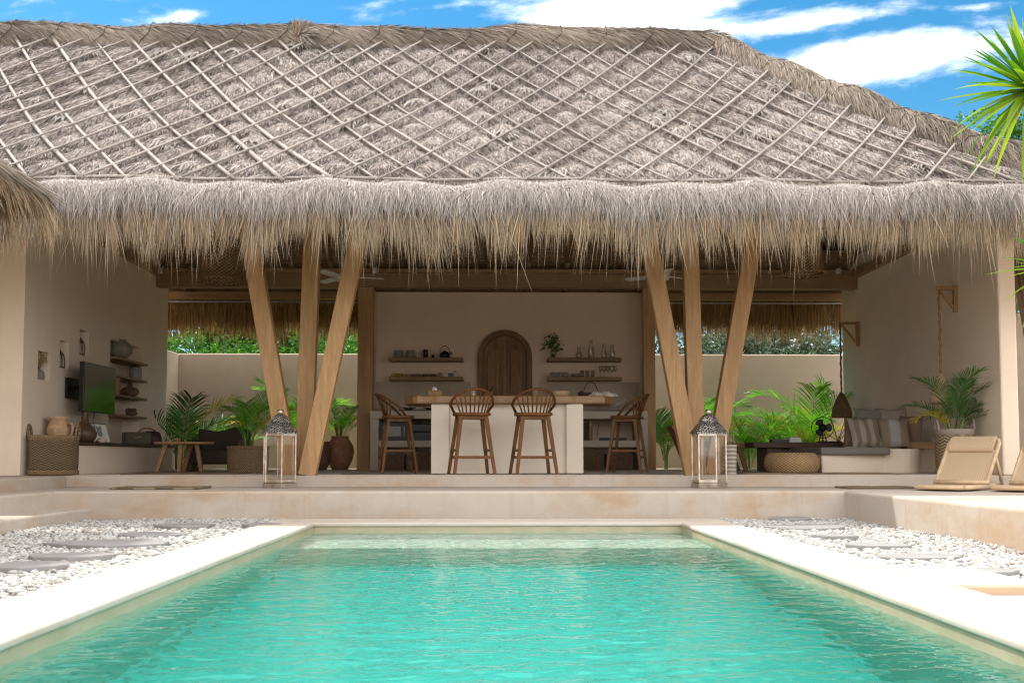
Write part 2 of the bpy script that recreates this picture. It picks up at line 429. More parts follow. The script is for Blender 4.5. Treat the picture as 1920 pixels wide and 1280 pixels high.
def sky():
    t = wd.node_tree; N = t.nodes; bg = N['Background']; bg.inputs[1].default_value = .15
    def n(k, **kw):
        x = N.new('ShaderNode' + k)
        for a, b in kw.items():
            if a in x.inputs: x.inputs[a].default_value = b
            else: setattr(x, a, b)
        return x
    def mt(op, a, b=0., c=None):
        x = n('Math', operation=op)
        for i, v in enumerate((a, b) if c is None else (a, b, c)):
            if hasattr(v, 'links'): t.links.new(v, x.inputs[i])
            else: x.inputs[i].default_value = v
        return x.outputs[0]
    sk = n('TexSky', sky_type='NISHITA'); sk.sun_disc = False; sk.sun_elevation = math.asin(SUN.z); sk.sun_rotation = math.atan2(SUN.x, SUN.y)
    sk.air_density = 1.; sk.dust_density = .3; sk.ozone_density = 3.
    hs = n('HueSaturation', Saturation=1.36, Value=.65)
    hs.inputs['Hue'].default_value = .485
    t.links.new(sk.outputs[0], hs.inputs['Color'])
    # clouds drift where the sky has them: direction of view -> (x/y, z/y)
    tc = n('TexCoord'); sp = n('SeparateXYZ'); t.links.new(tc.outputs['Generated'], sp.inputs[0])
    yy = mt('MAXIMUM', mt('ABSOLUTE', sp.outputs[1]), .05)
    u = mt('DIVIDE', sp.outputs[0], yy); v = mt('DIVIDE', sp.outputs[2], yy)
    cb = n('CombineXYZ'); t.links.new(mt('MULTIPLY', u, 1.), cb.inputs[0]); t.links.new(mt('MULTIPLY', mt('SUBTRACT', v, mt('MULTIPLY', u, .12)), 2.6), cb.inputs[1])
    nz = n('TexNoise', Scale=5.5, Detail=9., Roughness=.62, Distortion=.5); t.links.new(cb.outputs[0], nz.inputs['Vector'])
    nz2 = n('TexNoise', Scale=22., Detail=6., Roughness=.65); t.links.new(cb.outputs[0], nz2.inputs['Vector'])
    tot = None
    for (cx, cy, rx, ry, amp) in CLOUDS:
        a = mt('DIVIDE', mt('SUBTRACT', u, cx), rx); b = mt('DIVIDE', mt('SUBTRACT', mt('SUBTRACT', v, cy), mt('MULTIPLY', mt('SUBTRACT', u, cx), .14)), ry)
        d = mt('ADD', mt('MULTIPLY', a, a), mt('MULTIPLY', b, b))
        g = mt('MULTIPLY', mt('POWER', 2.718, mt('MULTIPLY', d, -1.)), amp)
        tot = g if tot is None else mt('MAXIMUM', tot, g)
    f = mt('ADD', tot, mt('ADD', mt('MULTIPLY', mt('SUBTRACT', nz.outputs['Fac'], .5), 1.9), mt('MULTIPLY', mt('SUBTRACT', nz2.outputs['Fac'], .5), .75)))
    # unseen cloud added overhead and behind the camera to brighten and whiten the fill
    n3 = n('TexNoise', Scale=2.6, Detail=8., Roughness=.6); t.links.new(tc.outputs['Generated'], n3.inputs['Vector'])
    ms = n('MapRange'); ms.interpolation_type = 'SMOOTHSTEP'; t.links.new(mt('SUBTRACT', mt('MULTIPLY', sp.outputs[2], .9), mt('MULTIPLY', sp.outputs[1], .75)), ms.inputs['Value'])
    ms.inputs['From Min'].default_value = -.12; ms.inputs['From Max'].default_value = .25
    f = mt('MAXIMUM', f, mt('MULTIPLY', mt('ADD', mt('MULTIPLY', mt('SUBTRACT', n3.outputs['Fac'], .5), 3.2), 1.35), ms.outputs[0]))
    rp = n('ValToRGB'); t.links.new(f, rp.inputs[0]); e = rp.color_ramp.elements
    e[0].position = .10; e[0].color = (0, 0, 0, 1); e[1].position = 1.35; e[1].color = (1, 1, 1, 1)
    rp.color_ramp.interpolation = 'EASE'
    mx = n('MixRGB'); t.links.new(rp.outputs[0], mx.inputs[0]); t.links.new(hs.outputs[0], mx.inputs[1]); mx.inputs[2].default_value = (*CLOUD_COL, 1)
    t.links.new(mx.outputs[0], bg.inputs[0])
def uv_of(px, py):
    d = ray(px, py); return d.x / d.y, d.z / d.y
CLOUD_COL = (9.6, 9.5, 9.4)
CLOUDS = []
for px, py, wx, wy, amp in ((1170, 10, 250, 55, 1.05), (1640, 110, 225, 40, 1.15), (1480, 45, 190, 22, .62), (1340, 60, 160, 40, .6), (1840, 12, 60, 12, .35),
                            (330, 35, 80, 14, .42), (850, 8, 60, 12, .3), (720, 5, 60, 8, .25), (-500, 60, 300, 60, .7), (2600, 100, 400, 70, .9)):
    cx, cy = uv_of(px, py); CLOUDS.append((cx, cy, wx / 2000., wy / 2000., amp))
sky()
S.view_settings.view_transform = 'Standard'; S.view_settings.look = 'None'; S.view_settings.gamma = 1.; S.view_settings.exposure = EXPOSURE

# ------------------------------------------------------------------ ground and terrace
FL, ST, ST2, PB = 0., -.124, -.285, -.385          # floor, step, low step, pebbles
PX0, PX1, PY0, PY1 = -1.57, 1.70, 2.78, 9.5         # the pool
COPZ = -.372
m = MB()                                            # one sheet to the horizon with the pool cut out
o = 900.
bx = (-2.2, 2.3, 2.2, 10.2)
m.add([(-o, -o, -.5), (o, -o, -.5), (o, o, -.5), (-o, o, -.5), (bx[0], bx[2], -.5), (bx[1], bx[2], -.5), (bx[1], bx[3], -.5), (bx[0], bx[3], -.5)],
      [(0, 1, 5, 4), (1, 2, 6, 5), (2, 3, 7, 6), (3, 0, 4, 7)])
tag(m.build('ground', 'soil'), kind='structure')
m = MB()
m.box(-12, 12, 11.84, 18.75, -.9, FL)               # pavilion floor
m.box(-12, -4.66, -3, 11.83, -.91, FL - .002)       # left wing
m.box(-11.9, 11.9, 10.4, 12.4, -.92, ST)            # long step
m.box(-11.9, -4.2, -2.9, 10.6, -.93, ST - .002)
m.box(3.45, 11.9, -2.9, 10.6, -.94, ST - .003)      # sun deck on the right
m.box(-11.8, -3.84, -2.8, 10.5, -.95, ST2)          # low step on the left
tag(m.build('terrace', 'terrace_plaster', bevel=.022, seg=3), kind='structure')
m = MB(); m.box(-5.16, 5.71, 11.95, 18.6, FL - .02, FL + .004)
tag(m.build('floor', 'floor_cement'), kind='structure')
m = MB(); m.box(-3.8, 3.44, -16, 2.33, -.9, COPZ - .01)  # deck lengthened unseen behind the camera to bounce sunlight into the rooms
tag(m.build('near_terrace', 'coping_stone', bevel=.02), kind='structure')
for x0, x1 in ((-3.85, -1.97), (2.12, 3.46)):
    m = MB(); m.box(x0, x1, -1, 10.42, -.7, PB - .035)
    tag(m.build('gravel_base', 'gravel_base'), kind='structure')

# ------------------------------------------------------------------ the pool
pool = thing('swimming_pool', 'rectangular turquoise pool with pale stone coping in front of the pavilion', 'pool', (.065, 6.1, COPZ))
WZ = COPZ - .085; DEP = -1.72
m = MB(); T = .3                                     # basin: floor and four walls, inner faces where the water stops
m.box(PX0 - T, PX1 + T, PY0 - T, PY1 + T, DEP - T, DEP)
bs = m.build('basin', 'pool_tile', pool, world=True); bs.cycles.is_caustics_receiver = True
m = MB(); Z1 = COPZ - .0345
m.box(PX0 - T, PX0, PY0 - T, PY1 + T, DEP - .1, Z1); m.box(PX1, PX1 + T, PY0 - T, PY1 + T, DEP - .1, Z1)
m.box(PX0 - .01, PX1 + .01, PY1, PY1 + T - .01, DEP - .1, Z1 - .001); m.box(PX0 - .01, PX1 + .01, PY0 - T + .01, PY0, DEP - .1, Z1 - .001)
ws = m.build('pool_wall', 'rim_tile', pool, world=True); ws.cycles.is_caustics_receiver = True
m = MB(); m.box(PX0 - .01, PX1 + .01, 8.18, PY1 + .01, DEP - .05, -.70)
ss = m.build('entry_step', 'step_tile', pool, world=True, bevel=.02); ss.cycles.is_caustics_receiver = True
m = MB(); ov = .014
def cop(x0, x1, y0, y1, dz=0.): m.box(x0, x1, y0, y1, COPZ - .034, COPZ + dz)
cop(-1.99, PX0 + ov, PY0 - .42, 9.498); cop(-1.99, 2.14, 9.5 - ov, 10.08, .001); cop(PX1 - ov, 2.14, PY0 - .42, 9.477, -.001)
cop(PX0 + ov + .001, PX1 - ov - .001, PY0 - .43, PY0 + ov, .0005)
m.build('coping', 'coping_stone', pool, world=True, bevel=.012, seg=3)
m = MB()                                             # the square side pit let into a widening of the coping
for x0, x1, y0, y1 in ((2.141, 2.55, 4.92, 5.67), (3.0, 3.3, 3.6, 4.919), (2.141, 3.3, 3.2, 3.599)): m.box(x0, x1, y0, y1, COPZ - .3, COPZ + .002)
m.build('side_slab', 'coping_stone', pool, world=True, bevel=.014, seg=3)
m = MB(); m.box(2.142, 3.05, 4.905, 4.945, COPZ - .6, COPZ - .012); m.box(2.142, 3.0, 3.6, 4.9, COPZ - .6, COPZ - .32)
m.build('side_pit', 'pit_plaster', pool, world=True)
# water: a closed body that runs a little into the basin walls, with a rippled top
nx, ny = 340, 700
X, Y = np.meshgrid(np.linspace(PX0 - .03, PX1 + .03, nx), np.linspace(PY0 - .03, PY1 + .03, ny))
Z = np.zeros_like(X); g2 = np.random.default_rng(3)
for i in range(90):
    lam = .032 * (9. ** g2.random()); a = g2.normal(1.45, 1.0); k = 2 * math.pi / lam
    amp = (.0034 if lam < .11 else .0021) * lam * g2.uniform(.5, 1.3)
    wob = .6 * np.sin(X * g2.uniform(.5, 2.2) + Y * g2.uniform(.5, 2.2) + g2.uniform(0, 6))
    env = .65 + .45 * np.sin(X * g2.uniform(-1.5, 1.5) + Y * g2.uniform(-1.5, 1.5) + g2.uniform(0, 6))
    Z += amp * env * np.sin(k * (math.cos(a) * X + math.sin(a) * Y) + g2.uniform(0, 6.28) + wob)
V = np.stack([X, Y, Z + WZ], -1).reshape(-1, 3)
ii = np.arange(ny * nx).reshape(ny, nx)
Q = np.stack([ii[:-1, :-1], ii[:-1, 1:], ii[1:, 1:], ii[1:, :-1]], -1).reshape(-1, 4)
rim = np.concatenate([ii[0, :], ii[1:, -1], ii[-1, -2::-1], ii[-2:0:-1, 0]])
Vb = V[rim].copy(); Vb[:, 2] = DEP - .06; nb = len(V); nr = len(rim); k = np.arange(nr)
Q2 = np.stack([rim, nb + k, nb + (k + 1) % nr, rim[(k + 1) % nr]], -1)
V = np.concatenate([V, Vb, [[.06, 6., DEP - .06]]]); tri = np.stack([nb + k, np.full(nr, nb + nr), nb + (k + 1) % nr], -1)
wat = np_mesh('water', V, [Q, Q2, tri], 'pool_water', None, (0, 0, 0), None, True)
wat.cycles.is_caustics_caster = True
tag(wat, kind='structure')

# ------------------------------------------------------------------ flagstones and pebbles
FLAGS = []
def flag(px, py, wpx, asp, label, seed):
    p = G(px, py, PB + .012); r = random.Random(seed); w = wpx * p.y / 4000.
    FLAGS.append((p.x, p.y, w, w * asp))
    n = 13; poly = []
    for k in range(n):
        a = 2 * math.pi * k / n; q = 1 + r.uniform(-.13, .13); poly.append((w * q * math.cos(a), w * asp * q * math.sin(a)))
    mb = MB(); mb.prism(poly, -.05, .014)
    o = mb.build('flagstone', 'flagstone', None, (p.x, p.y, PB), bevel=.008)
    o.rotation_euler = (r.uniform(-.01, .01), r.uniform(-.01, .01), 0)
    tag(o, label, 'flagstone', 'flat stepping stones in the pebbles')
flag(347, 983, 104, .85, 'grey flagstone in left pebbles, second farthest, wholly in the shade of the eaves', 1)
flag(283, 1000, 122, .8, 'grey flagstone in left pebbles between the wide half-lit stone and the far shaded one', 2)
flag(207, 1016, 222, .6, 'widest flagstone of the left pebble bed, dark left half and sunlit right half', 3)
flag(140, 1039, 150, .75, 'flagstone second nearest the camera in left pebble bed, crossed by the shadow edge', 4)
flag(55, 1057, 140, .85, 'flagstone nearest the camera in left pebble bed, at the left edge of the photo', 5)
flag(492, 982, 70, 1., 'shaded flagstone touching the far end of the left pool coping', 6)
flag(1480, 970, 84, 1., 'shaded flagstone at the far end of the right pebbles below the step', 7)
flag(1515, 986, 150, .75, 'dark oval flagstone at the sun and shade boundary in right pebbles', 8)
flag(1568, 1002, 80, .9, 'small pale flagstone almost buried in white pebbles on the right', 9)
flag(1645, 1020, 116, .7, 'flagstone in right pebbles with a large white pebble in front of it', 10)
flag(1723, 1041, 170, .55, 'sunlit grey flagstone midway along the right pebble bed', 11)
flag(1838, 1068, 150, .55, 'flagstone nearest the camera in right pebble bed, behind the white side slab', 12)
# a 42-vertex stone, squashed and scattered
bm = bmesh.new(); bmesh.ops.create_icosphere(bm, subdivisions=2, radius=1.); IV = np.array([v.co[:] for v in bm.verts]); IF = np.array([[v.index for v in f.verts] for f in bm.faces]); bm.free()
bm = bmesh.new(); bmesh.ops.create_icosphere(bm, subdivisions=1, radius=1.); JV = np.array([v.co[:] for v in bm.verts]); JF = np.array([[v.index for v in f.verts] for f in bm.faces]); bm.free()
def pebbles(x0, x1, y0, y1, n, lo, hi, V0, F0):
    P = np.stack([rng.uniform(x0, x1, n), y0 + (y1 - y0) * rng.random(n), np.zeros(n)], 1)
    s = rng.uniform(lo * .8, hi, n) * (1 + .6 * (rng.random(n) < .05)) * (1 - .35 * (rng.random(n) < .25))
    keep = np.ones(n, bool)
    for fx, fy, a, b in FLAGS: keep &= (((P[:, 0] - fx) / (a + .01)) ** 2 + ((P[:, 1] - fy) / (b + .01)) ** 2) > .97
    keep &= ~((P[:, 0] > 2.13) & (P[:, 0] < 2.575) & (P[:, 1] > 3.1) & (P[:, 1] < 5.69))
    keep &= ~((P[:, 0] > 2.13) & (P[:, 0] < 3.32) & (P[:, 1] > 3.1) & (P[:, 1] < 4.93))
    P = P[keep]; s = s[keep]; n = len(P)
    P[:, 2] = PB - .026 + rng.uniform(-.012, .018, n) + .02 * np.sin(P[:, 0] * 3) * np.sin(P[:, 1] * 2.2)* .5
    sx = s[:, None] * np.stack([rng.uniform(.85, 1.35, n), rng.uniform(.7, 1., n), rng.uniform(.45, .7, n)], 1)
    a = rng.uniform(0, 6.28, n); b = rng.normal(0, .3, n); c, d = np.cos(a), np.sin(a)
    wobV = V0[None] * (1 + .16 * np.sin(V0[None] @ rng.normal(size=(3, 3)) * 1.7 + rng.uniform(0, 6, (n, 1, 3))).mean(-1, keepdims=True)) * sx[:, None, :]
    x, y, z = wobV[..., 0], wobV[..., 1], wobV[..., 2]
    z2 = z + x * np.sin(b)[:, None]
    X = x * c[:, None] - y * d[:, None]; Yy = x * d[:, None] + y * c[:, None]
    V = np.stack([X, Yy, z2], -1) + P[:, None, :]
    F = F0[None] + (np.arange(n) * len(V0))[:, None, None]
    return V.reshape(-1, 3), F.reshape(-1, 3)
def bed(x0, x1, label, yn):
    A = pebbles(x0, x1, yn, 6.6, int((x1 - x0) * (6.6 - yn) * 2300), .015, .026, IV, IF)
    B = pebbles(x0, x1, 6.6, 10.42, int((x1 - x0) * 3.8 * 2000), .016, .026, JV, JF)
    V = np.concatenate([A[0], B[0]]); F = np.concatenate([A[1], B[1] + len(A[0])])
    o = np_mesh('pebbles', V, [F], 'white_pebble', None, (0, 0, 0), None, True)
    tag(o, label, 'pebbles', kind='stuff')
bed(-3.85, -1.985, 'bed of white pebbles left of the pool', 4.0)
bed(2.135, 3.46, 'bed of white pebbles right of the pool', 3.6)
# ------------------------------------------------------------------ the pavilion
pav = thing('pavilion', 'open pavilion with grey thatched roof, cream walls and splayed timber posts behind the pool', 'pavilion', (.2, 14.4, 0))
XL, XR, YF = -5.17, 5.72, 11.84
RY, EY = 14.0, 10.5
ZR = W(921, 79, RY).z; ZE = W(921, 345, EY).z
RX, HX = W(1318, 79, RY).x, 5.95                    # ridge end and eave corner of the right hip
SAG = .10
def fs(s): return RY + (EY - RY) * s, ZR + (ZE - ZR) * s - SAG * np.sin(np.pi * s)
def hipx(s): return RX + (HX - RX) * s + .10 * np.sin(np.pi * s)
SP, DEL = .49, 2.75
PH_A = W(97, 77, RY).x; PH_B = W(1320, 79, RY).x - .2
def fa(X, s): return (X - DEL * s - PH_A) / SP
def fb(X, s): return (X + DEL * s - PH_B) / SP
def bump(X, s):
    a = fa(X, s); b = fb(X, s); a = a - np.floor(a); b = b - np.floor(b)
    q = np.sin(np.pi * a) * np.sin(np.pi * b)
    low = ((1 - a) + b) * .5                       # 0 top of the cell .. 1 bottom
    return .062 * np.power(np.maximum(q, 0), .7) * (.55 + .75 * low) * np.clip((1 - s) * 14, .15, 1)
SN = np.array([0, (ZE - ZR), -(EY - RY)]); SN = SN / np.linalg.norm(SN)      # rough slope normal
if SN[2] < 0: SN = -SN
DN = np.array([0, EY - RY, ZE - ZR]); DN = DN / np.linalg.norm(DN)           # down the slope
def slope_pt(X, s, h=0.):
    y, z = fs(s); return np.stack([X, y + SN[1] * h, z + SN[2] * h], -1)
roof = None
def build_roof():
    global roof
    XW = -9.5
    us, ss = np.linspace(0, 1, 520), np.linspace(0, 1, 110)
    U, Sg = np.meshgrid(us, ss); X = XW + U * (hipx(Sg) - XW)
    Pt = slope_pt(X, Sg, bump(X, Sg)).reshape(-1, 3)
    ii = np.arange(len(Pt)).reshape(len(ss), len(us))
    q = np.stack([ii[1:, :-1], ii[1:, 1:], ii[:-1, 1:], ii[:-1, :-1]], -1).reshape(-1, 4)
    # lip, underside of the front, the hip end and the rear slope
    extra_v, extra_f = [], []; o = len(Pt)
    def strip(rows):
        nonlocal o
        n = len(rows[0])
        for r in rows: extra_v.extend(r)
        for j in range(len(rows) - 1):
            for i in range(n - 1): extra_f.append((o + j * n + i, o + j * n + i + 1, o + (j + 1) * n + i + 1, o + (j + 1) * n + i))
        o += n * len(rows)
    xs = np.linspace(XW, HX, 120)
    lip = [(EY + .02, .01), (EY - .16, -.06), (EY - .26, -.17), (EY - .26, -.25), (EY - .18, -.36), (EY + .1, -.36)]
    strip([[(x, y, ZE + z + .02 * math.sin(x * 3.1) + .02 * math.sin(x * 7.3 + 1)) for x in xs] for y, z in lip[::-1]])
    # hip end: from the hip out to the right eave and back to the rear
    RX2 = 6.35; YB = 17.75; ZB = 2.98
    hy, hz = fs(np.linspace(0, 1, 20)); hx = hipx(np.linspace(0, 1, 20))
    hip_front = [(a, b, c) for a, b, c in zip(hx, hy, hz)]
    hip_back = [(RX + (RX2 - RX) * t, RY + (YB - RY) * t, ZR + (ZB - ZR) * t - .2 * math.sin(math.pi * t)) for t in np.linspace(0, 1, 20)]
    strip([hip_front, hip_back])
    rear = [[(x, RY + (YB - RY) * t, ZR + (ZB - ZR) * t - .2 * math.sin(math.pi * t)) for x in (XW, RX + (RX2 - RX) * t)] for t in np.linspace(0, 1, 16)]
    strip(rear)
    V = np.concatenate([Pt, np.array(extra_v)]); F = np.array(extra_f)
    roof = np_mesh('roof', V, [q, F], 'thatch_core', pav, (0, 0, 0), None, True)
    # ceiling of bamboo under both slopes
    m = MB(); ur = ZR - .42
    prof = [(EY - .12, ZE - .42), (12.0, ZE + .66), (RY, ur), (16.5, 3.3), (17.75, 2.92)]
    for (y0, z0), (y1, z1) in zip(prof, prof[1:]):
        nrow = int(math.hypot(y1 - y0, z1 - z0) / .055)
        for k in range(nrow):
            t = (k + .5) / nrow; y = y0 + (y1 - y0) * t; z = z0 + (z1 - z0) * t
            xe = RX - .35 + (HX - RX) * (RY - y) / (RY - EY) if y < RY else (RX - .35 + 3.2 * (y - RY) / 3.75 if y < 16.35 else 6.1)
            m.bar((XW, y, z), (min(6.1, xe), y, z), .04, .05)
    ob = m.build('ceiling', 'ceiling_bamboo', roof, world=True)
    for x in np.arange(-5.0, 5.8, .62):
        if x > RX - .2: continue
        for (y0, z0), (y1, z1) in ((prof[0], prof[2]), (prof[2], prof[3]), (prof[3], prof[4])):
            mm = MB(); mm.tube([(x, y0, z0 - .06), (x, y1, z1 - .06)], .04, 7); mm.build('rafter', 'beam_wood', roof, world=True)
    # ---- thatch lying on the front slope
    n = 340000
    s = rng.random(n); X = -7.6 + rng.random(n) * (HX + 7.6); k = X < hipx(s) + .05; X, s = X[k], s[k]; n = len(X)
    bh = bump(X, s); P = slope_pt(X, s, bh + .004)
    a = fa(X, s); b = fb(X, s); a = a - np.floor(a); b = b - np.floor(b); low = ((1 - a) + b) * .5
    lat = rng.normal(0, .3, n) + .22 * np.sin(X * 1.3 + s * 5) - .12 + .35 * np.clip((-X - 1.5) / 4., 0, 1)
    D = DN[None] + lat[:, None] * np.array([[-1., 0, 0]]) + (rng.normal(.07, .08, n) + .05 * (1 - low))[:, None] * SN[None]
    g = rng.random(n); tone = rng.normal(0, 1, n) + .9 * np.sin(X * 2.3 + 4 * s) * np.sin(X * .9 - 7 * s)
    c = np.stack([.395 + .088 * tone, .347 + .083 * tone, .326 + .08 * tone], 1)
    dark = rng.random(n) < .28; c[dark] *= .36
    straw = rng.random(n) < .07; c[straw] = c[straw] * (1.05, .93, .74)
    c = np.clip(c, .04, .74)
    parts = [strands(P, D, rng.uniform(.06, .15, n), rng.uniform(.004, .009, n), rng.uniform(.05, .25, n), c, np.tile([[1., 0, 0]], (n, 1)) + rng.normal(0, .5, (n, 3)))]
    # tufts that stick out at some crossings
    for kx in range(90):
        s0 = rng.uniform(.05, .95); x0 = rng.uniform(-6.5, 5.4)
        if x0 > hipx(s0) - .2: continue
        nn = 40; x = x0 + rng.normal(0, .05, nn); sv = np.clip(s0 + rng.normal(0, .012, nn), 0, 1)
        D = DN[None] + rng.normal(0, .5, nn)[:, None] * np.array([[1., 0, 0]]) + .35 * SN[None]
        parts.append(strands(slope_pt(x, sv, bump(x, sv) + .01), D, rng.uniform(.15, .3, nn), rng.uniform(.01, .018, nn), rng.uniform(.2, .5, nn), np.clip(np.full((nn, 3), .34) * (1, .9, .82) + rng.normal(0, .08, (nn, 1)), .05, .6), np.tile([[1., 0, 0]], (nn, 1))))
    strand_mesh('thatch', parts, 'thatch', roof)
    # ---- the hanging fringe
    def fringe(n, x0, x1):
        t = rng.random(n) ** 1.0; X = x0 + (x1 - x0) * rng.random(n)
        cc = np.sort(x0 + (x1 - x0) * rng.random(190)); near = cc[np.clip(np.searchsorted(cc, X), 0, 189)]; pull = np.where(rng.random(n) < .75, np.clip(t - .35, 0, 1) * 1.35, 0.)[:]; X = X + (near - X) * np.clip(pull, 0, .85)
        yy = EY + .12 - .41 * np.sin(t * 1.45); zz = ZE + .05 - .37 * t ** 1.6 + .02 * np.sin(X * 3.1) + .02 * np.sin(X * 7.3 + 1)
        P = np.stack([X, yy + rng.normal(0, .02, n), zz + rng.normal(0, .015, n)], 1)
        cl = .5 + .5 * np.sin(X * 5.1 + 1.3 * np.sin(X * 2.7)); cl2 = .5 + .5 * np.sin(X * 17 + 2 * np.sin(X * 5))
        ang = .35 + 1.1 * np.clip(t * 1.5, 0, 1)
        lean = rng.normal(0, .13, n) + .12 * np.sin(X * 2.1 + t * 3) + .08 * np.sin(X * 9 + t * 2) + .1 * (rng.random(n) < .16) * rng.normal(0, 2.6, n)
        D = np.stack([lean, -np.cos(ang) * rng.uniform(.5, 1, n), -np.sin(ang)], 1)
        L = .14 + .02 * t + (.06 + .12 * cl + .09 * cl2) * t * rng.random(n) ** .8 * 1.5 + rng.normal(0, .04, n)
        lng = rng.random(n) < .07 * t; L[lng] += rng.uniform(.04, .30, lng.sum())
        L = np.clip(L, .12, 1.1)
        tone = rng.normal(0, 1, n)
        grey = np.array([.335, .295, .265]); tan = np.array([.30, .215, .135]); brn = np.array([.30, .185, .09])
        m1 = np.clip((t - .62) / .6 + rng.normal(0, .22, n), 0, 1)[:, None]
        c = grey * (1 - m1) + tan * m1; br = (rng.random(n) < .5 * (t - .5))[:, None]; c = np.where(br, brn, c)
        c = np.clip(c * (1 + .32 * tone[:, None]), .03, .75); tip = np.clip((c * .35 + np.array([.40, .30, .195]) * .65) * (1 + .1 * tone[:, None]), .03, .7)
        return strands(P, D, L, rng.uniform(.0035, .0085, n), rng.uniform(.0, .45, n), c, np.stack([np.ones(n), rng.normal(0, .6, n), rng.normal(0, .2, n)], 1), tip)
    parts = [fringe(90000, -6.2, 6.2)]
    n = 56000; t = rng.random(n); X = rng.uniform(-6.2, 6.2, n)              # the rounded shelf above the fringe
    yy = EY + .16 - .46 * np.sin(t * 1.5); zz = ZE + .035 - .22 * t ** 1.8 + .02 * np.sin(X * 3.1) + .02 * np.sin(X * 7.3 + 1)
    D = np.stack([rng.normal(.06, .4, n), -np.cos(t * 1.4), -.25 - np.sin(t * 1.4) + rng.normal(.15, .15, n)], 1)
    parts.append(strands(np.stack([X, yy, zz], 1), D, rng.uniform(.08, .20, n) * (1 + .9 * t * rng.random(n)), rng.uniform(.004, .009, n), rng.uniform(.1, .4, n), np.clip(np.array([[.42, .373, .345]]) * (1.05 - .22 * t[:, None]) * (1 + .36 * rng.normal(size=(n, 1))), .04, .7), np.stack([np.ones(n), rng.normal(0, .4, n), rng.normal(0, .3, n)], 1)))
    n = 5000; t = rng.random(n); Y = rng.uniform(EY - .3, 16.5, n)      # along the right eave
    P = np.stack([HX + .1 + .3 * np.sin(t * 1.4), Y, ZE - .4 * t], 1); D = np.stack([.5 - .4 * t, rng.normal(0, .12, n), -.5 - .5 * t], 1)
    parts.append(strands(P, D, rng.uniform(.3, .7, n), rng.uniform(.009, .016, n), rng.uniform(.1, .4, n), np.clip(np.array([[.34, .25, .15]]) * (1 + .3 * rng.normal(size=(n, 1))), .03, .7)))
    strand_mesh('fringe', parts, 'thatch', roof)
    # ---- the rear fringe, golden with the sun behind it
    n = 15000; X = rng.uniform(-6.2, 6.4, n); t = rng.random(n)
    P = np.stack([X, 17.62 + .22 * t, 2.98 - .3 * t], 1); cl = .5 + .5 * np.sin(X * 4.3 + 1.2 * np.sin(X * 2.1))
    D = np.stack([rng.normal(0, .09, n), .12 + rng.normal(0, .05, n), -np.ones(n)], 1)
    L = .30 + .24 * rng.random(n) + .14 * cl * rng.random(n) + .16 * (rng.random(n) < .12)
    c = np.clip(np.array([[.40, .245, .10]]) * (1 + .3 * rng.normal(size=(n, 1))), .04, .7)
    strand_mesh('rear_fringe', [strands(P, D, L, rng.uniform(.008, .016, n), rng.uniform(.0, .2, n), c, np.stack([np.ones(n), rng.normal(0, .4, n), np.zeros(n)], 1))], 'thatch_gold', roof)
    # ---- ridge and hip cap: a thick roll of thatch
    path = [(x, RY, ZR - .06 + .02 * math.sin(x * 1.7) + .012 * math.sin(x * 4.1)) for x in np.arange(-9.4, RX - .1, .12)]
    for t in np.linspace(.03, 1.03, 46):
        y, z = fs(t); path.append((float(hipx(t)) + .03, float(y) + .02, float(z) - .04 + .02 * math.sin(t * 31)))
    path = np.array(path); rad = np.full(len(path), .25); rad[-46:] = np.linspace(.23, .26, 46)
    rad = rad * (1 + .035 * np.sin(np.arange(len(path)) * .33) + .03 * np.sin(np.arange(len(path)) * .8))
    mm = MB(); mm.tube(path.tolist(), (rad * .93).tolist(), 14)
    mm.build('ridge_roll', 'thatch_core_brown', roof, world=True)
    tg = np.gradient(path, axis=0); tg = unit(tg)
    n = 52000; i = rng.integers(0, len(path) - 1, n); fr = rng.random(n)[:, None]
    C = path[i] * (1 - fr) + path[i + 1] * fr; Tn = tg[i]; up = np.array([[0, 0, 1.]]); sd = unit(np.cross(Tn, up)); un = np.cross(sd, Tn)
    th = rng.uniform(-.35, math.pi + .35, n)[:, None]; rr = rad[i][:, None]
    Nn = sd * np.cos(th) + un * np.sin(th); P = C + Nn * rr * .95
    circ = -sd * np.sin(th) + un * np.cos(th); sgn = np.where(np.cos(th) > 0, -1., 1.)
    D = Tn * rng.uniform(.6, 1.1, (n, 1)) + circ * sgn * (.55 + rng.normal(0, .25, (n, 1))) + Nn * rng.normal(.0, .045, (n, 1))
    tone = rng.normal(0, 1, (n, 1)) + .8 * np.sin(C[:, :1] * 2.1)
    c = np.clip(np.array([[.32, .268, .222]]) * (1 + .28 * tone), .03, .55)
    strand_mesh('ridge_thatch', [strands(P, D, rng.uniform(.16, .34, n), rng.uniform(.005, .011, n), rng.uniform(0, .12, n), c, circ + rng.normal(0, .3, (n, 3)))], 'thatch', roof)
    j = len(path) - 46                                 # cords that bind the hip roll
    for kk in range(3, 44, 3):
        for dirn in (1, -1):
            pts = []
            for q_ in range(9):
                a = -.2 + (math.pi + .4) * q_ / 8; idx = min(len(path) - 1, max(0, j + kk + int(dirn * (q_ - 4) * .55)))
                T_ = tg[idx]; s_ = np.cross(T_, [0, 0, 1.]); s_ /= np.linalg.norm(s_); u_ = np.cross(s_, T_)
                pts.append(path[idx] + (s_ * math.cos(a) + u_ * math.sin(a)) * (rad[idx] * .97 + .004))
            mm = MB(); mm.tube(pts, .0055, 5); mm.build('binding_cord', 'cord', roof, world=True)
    for kk in range(26, j - 4, 5):
        pts = []
        for q_ in range(9):
            a = -.2 + (math.pi + .4) * q_ / 8; idx = kk + int((q_ - 4) * .3)
            pts.append(path[idx] + np.array([0, -math.cos(a) * 1., math.sin(a)]) * (rad[idx] * 1.04 + .008))
        mm = MB(); mm.tube(pts, .006, 5); mm.build('binding_cord', 'cord', roof, world=True)
